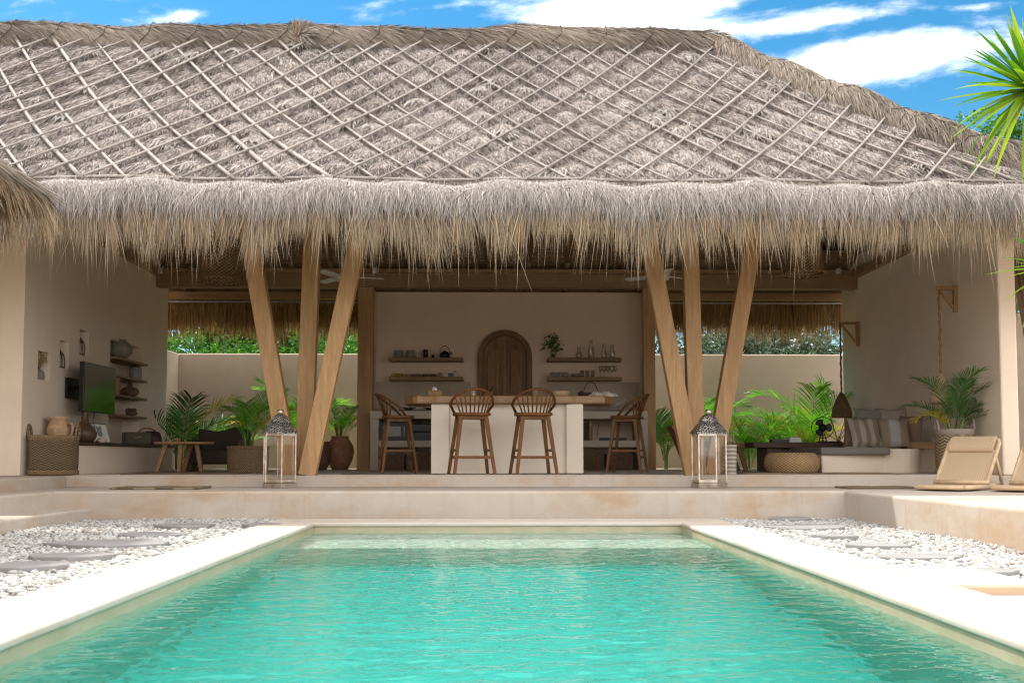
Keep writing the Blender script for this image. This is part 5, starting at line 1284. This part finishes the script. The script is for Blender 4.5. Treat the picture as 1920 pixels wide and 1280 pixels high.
m = MB(); m.ball((0, 0, .04), .08, 1.1, .8, .5); m.ball((-.05, .03, .08), .05, 1, 1, .8); m.ball((.04, -.02, .085), .045, 1, 1, .7); solo(m, 'driftwood', 'clay_dark', 'lumpy brown driftwood on the lowest recess shelf', 'driftwood', (XL, SH1 - .33, zs[3]))

# the three little niches
def niche_lantern(h, label):
    c = ((h[0].y + h[1].y) / 2 + .035); z = h[1].z; t = thing('candle_lantern', label, 'lantern', (XL - .062, c, z), 0, 'little lanterns in the wall niches')
    MB().lathe([(.055, 0), (.058, .015), (.05, .02), (.001, .02)], 8).build('base', 'brown_glaze', t)
    for k in range(8): a = k * math.pi / 4; m = MB(); m.tube([(.052 * math.cos(a), .052 * math.sin(a), .018), (.058 * math.cos(a), .058 * math.sin(a), .1), (.04 * math.cos(a), .04 * math.sin(a), .17)], .005, 4); m.build('rib', 'brown_glaze', t)
    MB().lathe([(.05, .165), (.025, .2), (.008, .21), (.01, .225), (.001, .23)], 10).build('cap', 'brown_glaze', t); MB().lathe([(.025, .02), (.025, .08), (.001, .08)], 10).build('candle', 'lantern_candle', t)
niche_lantern(n2, 'little brown lantern in the middle wall niche'); niche_lantern(n3, 'little brown lantern in the highest wall niche')
t = thing('flower_vase', 'grey vase of dried flowers in the lowest wall niche', 'vase', (XL - .085, (n1[0].y + n1[1].y) / 2 + .03, n1[1].z)); MB().lathe([(.07, 0), (.08, .05), (.07, .10), (.055, .11), (.06, .12), (.001, .11)], 18).build('vase', 'clay_grey', t)
m = MB(); r = random.Random(6)
for k in range(40): a = r.uniform(0, 6.28); q_ = r.uniform(.01, .1); h = r.uniform(.2, .32); e = Vector((q_ * math.cos(a) + .02, q_ * math.sin(a), h)); m.tube([(0, 0, .1), e * .6 + Vector((0, 0, .05)), e], .003, 3); m.ball(e, r.uniform(.008, .016), 1, 1, 1.3, 6, 4)
m.build('dried_flowers', 'gold', t)

# low table, dark chair, planters, rugs
p = W(340, 884, 14.0)
t = thing('low_table', 'low wooden table with splayed legs in the left living area', 'table', (p.x, 14.1, 0))
m = MB(); n = 36; m.prism([(.375 * math.copysign(abs(math.cos(2 * math.pi * k / n)) ** .6, math.cos(2 * math.pi * k / n)), .24 * math.copysign(abs(math.sin(2 * math.pi * k / n)) ** .6, math.sin(2 * math.pi * k / n))) for k in range(n)], .368, .40); m.build('top', 'table_wood', t, bevel=.008)
for a, b in (((-.20, -.12), (-.29, -.2)), ((.20, -.12), (.29, -.2)), ((-.0, -.15), (-.0, -.2)), ((.05, .14), (-.06, .2))):
    m = MB(); m.bar((a[0], a[1], .37), (b[0], b[1], 0), .055, .05, up=(0, 1, 0), w2=.045); m.build('leg', 'table_wood', t, bevel=.004)
vase([(.045, 0), (.05, .03), (.04, .05), (.03, .05), (.001, .02)], 'incense_holder', 'terracotta', 'small terracotta dish on the low wooden table', 'dish', (p.x - .1, 14.12, .401))
p = W(408, 884, 14.95)
t = thing('lounge_chair', 'dark brown lounge chair with a wavy topped back behind the low table', 'chair', (p.x, 15.1, 0))
top = [(-.37 + .74 * k / 14, .60 + .035 * math.cos(k / 14 * 2.3 * math.pi + .5) - .03 * (abs(k - 7) / 7) ** 3) for k in range(15)]
m = MB(); m.prism_y([(-.36, .12), (.36, .12)] + top[::-1], .18, .27); m.build('backrest', 'dark_leather', t, bevel=.02, seg=3)
m = MB(); m.box(-.36, .36, -.32, .18, .10, .30); m.build('seat', 'dark_leather', t, bevel=.03, seg=3)
for sx in (-.35, .35):
    m = MB(); m.box(sx - .04, sx + .04, -.32, .26, 0, .44); m.build('side_panel', 'dark_wood', t, bevel=.015)
p = W(461, 886, 13.3)
handled_basket('planter_basket', 'squat woven planter basket left of the left lantern, holding a bright palm', (p.x, 13.4, .002), .255, .335, 'basket_cane', 1., .8, False)
palm('bright green areca palm growing in the squat woven planter left of the left lantern', (p.x, 13.4, .30), .68, 14, 'palm_leaf', 31, 1.0, el_rng=(.65, 1.1))
p = W(637, 882, 16.6)
vase([(.12, 0), (.19, .14), (.22, .28), (.20, .38), (.14, .47), (.13, .50), (.15, .52), (.12, .52), (.001, .4)], 'clay_urn', 'terracotta', 'big brown clay urn right of the left splayed posts', 'urn', (p.x, 16.6, .002))
palm('sunlit areca palm growing out of the big clay urn right of the left posts', (p.x - .02, 16.75, .44), .80, 13, 'palm_leaf', 33, 1.0, el_rng=(.6, 1.05))
p = W(597, 882, 16.3)
vase([(.12, 0), (.17, .12), (.18, .3), (.15, .4), (.17, .43), (.14, .43), (.001, .3)], 'dark_pot', 'clay_dark', 'dark clay pot half hidden behind the left splayed posts', 'pot', (p.x, 16.3, .002))
def mat(px0, px1, y0, y1, z, name, matl, label, seed=1, th=.012):
    x0, x1 = X_(px0, (y0 + y1) / 2), X_(px1, (y0 + y1) / 2); r = random.Random(seed); cx, cy = (x0 + x1) / 2, (y0 + y1) / 2; w, d = (x1 - x0) / 2, (y1 - y0) / 2; n = 16; V = []; F = []
    for j in range(7):
        for i in range(n + 1):
            u, v = i / n * 2 - 1, j / 6 * 2 - 1; V.append((u * w + .006 * math.sin(v * 5), v * d + .004 * math.sin(u * 7), th + .002 * math.sin(u * 6 + seed)))
    nb = len(V); V += [(x, y, .001) for x, y, z_ in V]; idx = lambda i, j, b=0: b + j * (n + 1) + i
    for j in range(6):
        for i in range(n): F += [(idx(i, j), idx(i + 1, j), idx(i + 1, j + 1), idx(i, j + 1)), (idx(i, j + 1, nb), idx(i + 1, j + 1, nb), idx(i + 1, j, nb), idx(i, j, nb))]
    for i in range(n): F += [(idx(i, 0, nb), idx(i + 1, 0, nb), idx(i + 1, 0), idx(i, 0)), (idx(i, 6), idx(i + 1, 6), idx(i + 1, 6, nb), idx(i, 6, nb))]
    for j in range(6): F += [(idx(0, j), idx(0, j + 1), idx(0, j + 1, nb), idx(0, j, nb)), (idx(n, j, nb), idx(n, j + 1, nb), idx(n, j + 1), idx(n, j))]
    return solo(MB().add(V, F, True), name, matl, label, 'rug', (cx, cy, z))
mat(224, 385, 10.9, 11.45, ST, 'door_mat', 'mat_straw', 'narrow straw mat on the step in front of the left living area', 2, .02)
mat(268, 470, 12.3, 13.9, FL + .005, 'floor_rug', 'rug_straw', 'straw rug on the living floor under the low wooden table', 3, .01)
mat(1578, 1715, 10.95, 11.4, ST, 'door_mat', 'mat_straw', 'narrow straw mat on the step left of the rattan lounge chairs', 4, .02)
mat(1365, 1660, 12.25, 13.4, FL + .005, 'floor_rug', 'rug_straw', 'straw rug on the floor under the woven pouf', 5, .01)
mat(640, 1260, 12.45, 12.62, FL + .005, 'floor_rug', 'dark_cloth', 'thin dark runner on the floor along the front of the bar stools', 6, .006)  # flat dark strip along the floor, built like the mats
p = G(4, 893, 0.0); r = random.Random(9)
t = thing('dark_cloth', 'dark cloth trailing on the floor at the left edge of the photo', 'cloth', (p.x - .12, 10.35, 0))
V = []; nI, nJ = 14, 9
for j in range(nJ):
    for i in range(nI):
        u, v = i / (nI - 1), j / (nJ - 1); h = .2 * (1 - u) ** 1.5 * (1 - .3 * v) + .012; V.append((-.12 + .38 * u + .02 * math.sin(v * 9), -.15 + .3 * v + .02 * math.sin(u * 11), h + .015 * math.sin(u * 15 + v * 7) * (1 - u)))
MB().add(V, [(j * nI + i, j * nI + i + 1, (j + 1) * nI + i + 1, (j + 1) * nI + i) for j in range(nJ - 1) for i in range(nI - 1)], True).build('fold', 'dark_cloth', t)

# ------------------------------------------------------------------ right living area
sx0 = W(1541, 880, 12.95).x
sofa = thing('masonry_sofa', 'plastered built in sofa along the right living wall with grey seat cushion', 'sofa', (4.9, 13.6, 0))
stp = W(1650, 841, 13.0).z
m = MB(); xe = W(1756, 860, 12.6).x; n = 10
poly = [(sx0, 15.2), (sx0, 12.95)] + [(xe - .45 + .45 * math.sin(math.pi / 2 * k / n), 13.05 - .35 * math.sin(math.pi / 2 * min(1, k / n * 2)) * .5 - .0 + .25 * (1 - math.cos(math.pi / 2 * k / n))) for k in range(n + 1)] + [(xe, 13.6), (XR - .002, 13.65), (XR - .002, 15.2)]
m.prism(poly, 0, stp); m.build('base', 'wall_plaster', sofa, world=True, bevel=.02, seg=3)
m = MB(); m.box(sx0 - .02, W(1670, 846, 12.9).x, 12.9, 14.3, stp - .075, stp + .018); m.build('seat_cushion', 'grey_cushion', sofa, world=True, bevel=.025, seg=3)
def pillow(px, py_bot, y, w, h, tilt, rz, matl, label, seed, z=None):
    p = W(px, py_bot, y); r = random.Random(seed); n = 12; V = []; F = []
    for sgn in (-1, 1):
        for j in range(n + 1):
            for i in range(n + 1):
                u, v = i / n * 2 - 1, j / n * 2 - 1; e = (max(0, 1 - u ** 4) * max(0, 1 - v ** 4)) ** .55; pin = 1 - .07 * (1 - abs(v) ** 2) * abs(u) ** 3; pin2 = 1 - .07 * (1 - abs(u) ** 2) * abs(v) ** 3
                V.append((u * w / 2 * pin, sgn * .075 * e * (1 + .12 * math.sin(u * 5 + v * 4 + seed)), v * h / 2 * pin2 + h / 2))
    N = (n + 1) ** 2
    for s_ in (0, 1):
        for j in range(n):
            for i in range(n): a = s_ * N + j * (n + 1) + i; q4 = (a, a + 1, a + n + 2, a + n + 1); F.append(q4 if s_ == 0 else q4[::-1])
    o = solo(MB().add(V, F, True), 'pillow', matl, label, 'pillow', (p.x, y, (z if z is not None else stp + .02)), 'pillows on the built in sofa'); o.rotation_euler = (-tilt, 0, rz)
pillow(1608, 838, 13.32, .36, .40, .3, -.5, 'brown_cloth', 'brown pillow at the left end of the sofa, half behind the striped one', 1)
pillow(1628, 838, 13.14, .40, .40, .42, .12, 'striped_cloth', 'beige and brown striped pillow in front on the sofa', 2)
pillow(1638, 800, 13.62, .42, .42, .3, .1, 'grey_cushion', 'dark grey pillow at the back of the sofa, above the striped one', 3, stp + .13)
pillow(1676, 800, 13.6, .40, .44, .3, -.1, 'taupe_cloth', 'plain taupe pillow standing at the back, above the white and brown one', 4, stp + .11)
pillow(1679, 838, 13.2, .40, .40, .42, -.12, 'panel_cloth', 'pillow half white and half brown, right front on the sofa', 5)
pillow(1704, 838, 13.4, .32, .42, .25, -.8, 'brown_cloth', 'dark brown pillow at the right end of the row, seen edge on', 6)
t = thing('serving_tray', 'brown wooden tray box at the right end of the sofa', 'tray', (W(1724, 836, 13.3).x, 13.35, stp + .001), -.05)
m = MB()
for x0, x1, y0, y1 in ((-.17, .17, -.12, -.1), (-.17, .17, .1, .12), (-.17, -.15, -.0999, .0999), (.15, .17, -.0999, .0999)): m.box(x0, x1, y0, y1, 0, .085)
m.build('side', 'table_wood', t, bevel=.004); m = MB(); m.box(-.149, .149, -.099, .099, .001, .012); m.build('bottom', 'dark_wood', t)
# low dark table
tz = W(1490, 829, 14.4).z; p = W(1490, 884, 14.5)
t = thing('dark_table', 'low dark wooden table with block pedestals behind the woven pouf', 'table', (p.x, 14.6, 0))
m = MB(); m.box(-.62, .62, -.35, .35, tz - .075, tz); m.build('top', 'dark_wood', t, bevel=.008)
for x in (-.32, .34): m = MB(); m.box(x - .1, x + .1, -.28, .28, 0, tz - .076); m.build('pedestal', 'dark_wood', t, bevel=.006)
m = MB(); m.box(-.219, .239, -.24, -.2, .14, tz - .078); m.build('rail', 'dark_wood', t, bevel=.004)
def on_t(px): return (W(px, 828, 14.5).x, 14.5, tz + .001)
m = MB(); m.box(-.13, .13, -.09, .09, 0, .012)
for a in ((-.13, .13, -.09, -.078), (-.13, .13, .078, .09)): m.box(*a, .0121, .04)
for a in ((-.13, -.118, -.077, .077), (.118, .13, -.077, .077)): m.box(*a, .0121, .0399)
solo(m, 'small_tray', 'black_plastic', 'small black tray on the left part of the dark table', 'tray', on_t(1463))
t = thing('book_stack', 'two pale books stacked on the dark table beside the black tray', 'books', on_t(1486), .15)
for k, (w, d) in enumerate(((.085, .11), (.078, .10))): m = MB(); m.box(-w, w, -d, d, k * .034, k * .034 + .033); m.build('book', 'paper_white', t, bevel=.003)
m = MB(); m.box(-.09, .09, -.02, .02, 0, .018); solo(m, 'remote_control', 'black_plastic', 'black remote control at the right end of the dark table', 'remote', on_t(1566), bevel=.004)
t = thing('desk_fan', 'black desk fan with round wire guard on the dark table', 'fan', on_t(1543), R_(-18))
m = MB(); m.lathe([(.09, 0), (.085, .012), (.02, .02), (.001, .022)], 20); m.build('base', 'black_metal', t)
m = MB(); m.tube([(-.05, .02, .015), (-.02, .03, .12)], .008, 6); m.tube([(.05, .02, .015), (.02, .03, .12)], .008, 6); m.tube([(0, .02, .01), (0, .04, .2)], .01, 6); m.build('stand', 'black_metal', t)
fc = Vector((0, 0, .20)); m = MB(); m.lathe([(.05, -.05), (.055, .02), (.04, .08), (.001, .085)], 16).xf(Matrix.Translation(fc) @ Matrix.Rotation(-math.pi / 2, 4, 'X')); m.build('motor', 'black_metal', t)
m = MB()
for k in range(3):
    pts = []
    for j in range(9):
        a = k * 2.094 + (j / 8 - .5) * 1.25; rr = .125 * (1 - .18 * (2 * j / 8 - 1) ** 2); pts.append((rr * math.cos(a), -.03 + .02 * (j / 8 - .5), .20 + rr * math.sin(a)))
    m.add([(0, -.03, .20)] + pts, [(0, j + 1, j + 2) for j in range(8)])
m.build('blade', 'black_metal', t)
m = MB()
for yy in (-.06, .0): m.tube([(.145 * math.cos(a), yy, .2 + .145 * math.sin(a)) for a in np.linspace(0, 2 * math.pi, 33)], .005, 5, False)
for k in range(30):
    a = k * math.pi / 15; c, s = math.cos(a), math.sin(a); m.tube([(.02 * c, -.085, .2 + .02 * s), (.1 * c, -.085, .2 + .1 * s), (.145 * c, -.05, .2 + .145 * s)], .0016, 4)
m.tube([(.02 * math.cos(a), -.085, .2 + .02 * math.sin(a)) for a in np.linspace(0, 2 * math.pi, 13)], .006, 5, False); m.build('wire_guard', 'black_metal', t)
# pouf
p = W(1487, 886, 12.75); m = MB(); prof = [(.29, 0)] + [(.30 + .03 * math.sin(math.pi * k / 10), .02 + .185 * k / 10) for k in range(11)] + [(.27, .235), (.15, .24), (.001, .24)]
solo(m.lathe(prof, 48), 'pouf', 'pouf_cane', 'round woven cane pouf on the straw rug in the right living area', 'pouf', (p.x, 12.8, .018))
# slim ribbed planter with straws, wooden chair behind the posts
p = W(1369, 891, 12.15); t = thing('ribbed_planter', 'slim grey ribbed planter with dry stalks beside the right lantern', 'planter', (p.x, 12.15, .001))
prof = []; h = .345
for k in range(13): prof += [(.066 + .008 * k / 12, h * k / 13), (.076 + .006 * k / 12, h * (k + .5) / 13)]
MB().lathe(prof + [(.076, h), (.066, h), (.06, .1), (.001, .1)], 22).build('pot', 'grey_ribs', t)
m = MB()
for x0 in (-.03, .035): m.tube([(x0 - .03, 0, .3), (x0 - .022, 0, .44), (x0 - .01, .0, .47), (x0 + .008, 0, .44), (x0 + .02, 0, .3)], .005, 5)
m.build('stalk', 'taupe_cloth', t)
p = W(1332, 884, 15.0); t = thing('wooden_chair', 'reddish brown wooden lounge chair half hidden behind the right splayed posts', 'chair', (p.x, 15.0, 0))
for y in (-.25, .25):
    m = MB(); m.bar((-.5, y, .58), (-.28, y, 0), .06, .05, up=(0, 1, 0)); m.build('leg', 'door_wood', t, bevel=.006); m = MB(); m.bar((.35, y, .33), (.45, y, 0), .06, .05, up=(0, 1, 0)); m.build('leg', 'door_wood', t, bevel=.006)
    m = MB(); m.bar((-.42, y, .40), (.48, y, .36), .07, .035, up=(0, 1, 0)); m.build('armrest', 'door_wood', t, bevel=.006)
m = MB(); m.bar((-.36, 0, .24), (.42, 0, .28), .44, .05, up=(0, 0, 1)); m.build('seat', 'terracotta', t, bevel=.01); m = MB(); m.bar((-.36, 0, .26), (-.56, 0, .64), .44, .05, up=(1, 0, 0)); m.build('backrest', 'terracotta', t, bevel=.01)
# potted palm beside the pillar
pb = W(1797, 886, 12.25)
handled_basket('palm_basket', 'tall woven basket with ear handles holding the potted palm beside the white pillar', (5.36, 12.25, .001), .21, .52, 'palm_basket', 1., 1., True, 'taupe_cloth')
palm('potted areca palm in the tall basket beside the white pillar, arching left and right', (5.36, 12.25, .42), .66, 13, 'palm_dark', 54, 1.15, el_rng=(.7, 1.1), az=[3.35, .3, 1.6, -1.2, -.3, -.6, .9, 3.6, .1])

# ------------------------------------------------------------------ hanging things
def pendant(label, px, y, z0, r0, r1, h):
    x = X_(px, y); t = thing('pendant_lamp', label, 'pendant lamp', (x, y, z0), 0, 'woven pendant lamps under the thatch')
    MB().lathe([(r0 * .9, .03), (r0, 0), (r0 * 1.02, .015), (r0 * .93, .05), (r1 * 1.02, h * .35), (r1, h * .6), (r1 * .93, h * .85), (r1 * .6, h), (.03, h + .01)], 36, caps=False).build('shade', 'lamp_cane', t)
    MB().tube([(0, 0, h), (0, 0, 4.2 - z0)], .008, 6).build('cord', 'cord', t); MB().ball((0, 0, h * .45), .05).build('bulb', 'ceramic_white', t)
pendant('wide woven pendant lamp under the thatch left of the left splayed posts', 410, 13.2, W(410, 528, 13.2).z, .31, .28, .55)
pendant('woven pendant lamp with flared rim under the thatch right of the right splayed posts', 1512, 13.4, W(1512, 516, 13.4).z, .29, .24, .52)
def wall_lamp(label, px_l, py_l0, py_l1, py_arm, y, arm, hh, r0, bl, dense):
    x = X_(px_l, y); za = W(px_l, py_arm, y).z
    b = thing('lamp_bracket', bl, 'bracket', (XR, y, za)); a = XR - x
    m = MB(); m.box(-.05, -.001, -.025, .025, -hh, .03); m.build('upright', 'post_wood', b, bevel=.003); m = MB(); m.box(-a - .03, -.051, -.02, .02, -.02, .02); m.build('arm', 'post_wood', b, bevel=.003); m = MB(); m.bar((-.051, 0, -hh + .06), (-a * .9, 0, -.03), .032, .036, up=(0, 1, 0)); m.build('brace', 'post_wood', b)
    z1, z0 = W(px_l, py_l0, y).z, W(px_l, py_l1, y).z; h = z1 - z0
    t = thing('hanging_lamp', label, 'lamp', (x, y, z0)); MB().lathe([(r0 * .94, .01), (r0, 0), (r0 * 1.02, h * .12), (r0 * .92, h * .35), (r0 * .62, h * .65), (r0 * .25, h * .93), (.012, h)], 28, caps=False).build('shade', 'lamp_cane' if dense else 'rattan_mesh', t)
    pts = [(.004 * math.sin(k * 1.9), .003 * math.cos(k * 1.4), h + (za - z0 - h) * k / 22) for k in range(23)]
    MB().tube(pts, [.011 + .005 * (k % 2) for k in range(23)], 6).build('rope', 'table_wood' if not dense else 'bark', t)
wall_lamp('drop shaped woven lamp hanging on a rope above the potted palm', 1768, 700, 757, 540, 12.9, .3, .3, .135, 'light wooden triangular bracket high on the right wall near the pillar', False)
wall_lamp('drop shaped dark woven lamp hanging before the far corner of the right wall', 1580, 735, 783, 606, 16.4, .2, .36, .155, 'wooden bracket low on the far end of the right wall, in shade', True)
def ceiling_fan(px, py, y, rot, label):
    p = W(px, py, y); t = thing('ceiling_fan', label, 'ceiling fan', (p.x, y, p.z), rot, 'white ceiling fans')
    MB().lathe([(.001, -.06), (.07, -.05), (.1, 0), (.08, .05), (.03, .07), (.001, .07)], 20).build('motor', 'white_metal', t); MB().tube([(0, 0, .06), (0, 0, 4.5 - p.z)], .014, 8).build('rod', 'white_metal', t)
    for k in range(3):
        a = k * 2.094; M = Matrix.Rotation(a, 4, 'Z') @ Matrix.Rotation(R_(10), 4, 'X'); m = MB(); m.prism([(.09, -.025), (.2, -.06), (.52, -.055), (.55, 0), (.52, .055), (.2, .06), (.09, .025)], -.006, .006); m.xf(M).build('blade', 'white_metal', t)
ceiling_fan(641, 520, 14.0, .15, 'white ceiling fan under the thatch behind the left splayed posts')
ceiling_fan(1243, 518, 14.0, .5, 'white ceiling fan under the thatch behind the right splayed posts')
def spot(px, py, label, ball=False):
    p = W(px, py, 16.36); t = thing('spotlight', label, 'spotlight', (p.x, 16.36, p.z), 0, 'small white spotlights on the back beam')
    m = MB()
    if ball: m.ball((0, 0, 0), .05)
    else: m.lathe([(.035, -.05), (.04, -.04), (.04, .045), (.001, .05)], 14)
    m.build('head', 'white_metal', t); MB().tube([(0, .02, .03), (0, .06, .1)], .01, 6).build('stem', 'black_metal', t)
spot(301, 507, 'white spotlight at the far left end of the back beam'); spot(703, 507, 'white spotlight on the back beam above the left kitchen post'); spot(1572, 508, 'round white spotlight at the far right end of the back beam', True)

# ------------------------------------------------------------------ rattan floor chairs on the deck
def rattan_chair():
    t = thing('rattan_chair', 'rattan floor chair with head roll, in front of the potted palm', 'lounge chair', (0, 0, 0), 0, 'low rattan chairs on the deck')
    w = .255; base = [(-w, -.55), (w, -.55)]
    m = MB(); n = 10
    rail = [(-w, .25, .03), (-w, -.48, .03), (-w + .06, -.57, .03), (w - .06, -.57, .03), (w, -.48, .03), (w, .25, .03)]
    m.tube(rail, .022, 8); m.tube([(-w, .02, .03), (w, .02, .03)], .02, 8); m.build('seat_frame', 'rattan', t)
    m = MB(); m.box(-w + .01, w - .01, -.55, .0, .026, .046); m.build('seat_weave', 'rattan_mesh', t)
    hz = Vector((0, .03, .07)); d = Vector((0, .70, .714)).normalized(); Lb = .62
    top = hz + d * Lb; A = lambda x, s_: (x, hz.y + d.y * s_, hz.z + d.z * s_)
    m = MB(); m.tube([A(-w, 0), A(-w, Lb - .07), A(-w + .02, Lb - .02), A(-w + .08, Lb), A(w - .08, Lb), A(w - .02, Lb - .02), A(w, Lb - .07), A(w, 0)], .02, 8); m.tube([A(-w - .02, .0), A(w + .02, .0)], .022, 8); m.tube([A(-w, Lb * .70), A(w, Lb * .70)], .012, 6); m.build('back_frame', 'rattan', t)
    m = MB(); a, b, c, e = A(-w + .01, .02), A(w - .01, .02), A(w - .01, Lb * .72), A(-w + .01, Lb * .72); nv = Vector((0, -d.z, d.y)); off = lambda p, h: tuple(Vector(p) + nv * h)
    m.add([off(a, .006), off(b, .006), off(c, .006), off(e, .006), off(a, -.006), off(b, -.006), off(c, -.006), off(e, -.006)], [(0, 1, 2, 3), (7, 6, 5, 4), (0, 4, 5, 1), (1, 5, 6, 2), (2, 6, 7, 3), (3, 7, 4, 0)]); m.build('back_weave', 'rattan_mesh', t)
    m = MB(); V = []; n = 14; wi = w - .035
    prof = []
    for k in range(n + 1): q_ = -math.pi * .5 + math.pi * 1.0 * k / n; prof.append((Lb * .845 + .105 * math.sin(q_), .012 + .058 * max(0, math.cos(q_)) ** .8))
    for x in (-wi, wi): V += [tuple(Vector(A(x, s_)) + nv * h) for s_, h in prof]
    k_ = n + 1; F = [(k, k + 1, k_ + k + 1, k_ + k) for k in range(n)] + [tuple(range(k_))[::-1], tuple(range(k_, 2 * k_)), (n, 0, k_, k_ + n)]
    m.add(V, F); m.build('head_roll', 'rattan_mesh', t)
    for x in (-w - .01, w + .01):
        m = MB(); P0 = Vector(A(x, Lb * .55)); m.tube([P0, (x, P0.y + .12, .14), (x, P0.y + .17, 0.01)], .017, 7); m.build('prop_leg', 'rattan', t)
    m = MB(); m.tube([(-w, .38, .055), (w, .38, .055)], .014, 6); m.tube([(w, .05, .05), (w, .40, .055)], .012, 6); m.tube([(-w, .05, .05), (-w, .40, .055)], .012, 6); m.build('stretcher', 'rattan', t)
    return t
rc = rattan_chair(); p = G(1768, 908, ST); rc.location = (W(1800, 900, 10.75).x, 10.75, ST + .004); rc.rotation_euler.z = -R_(44)
dup(rc, (W(1945, 900, 10.4).x, 10.4, ST + .004), -R_(46), 'rattan floor chair cut off by the right edge of the photo')
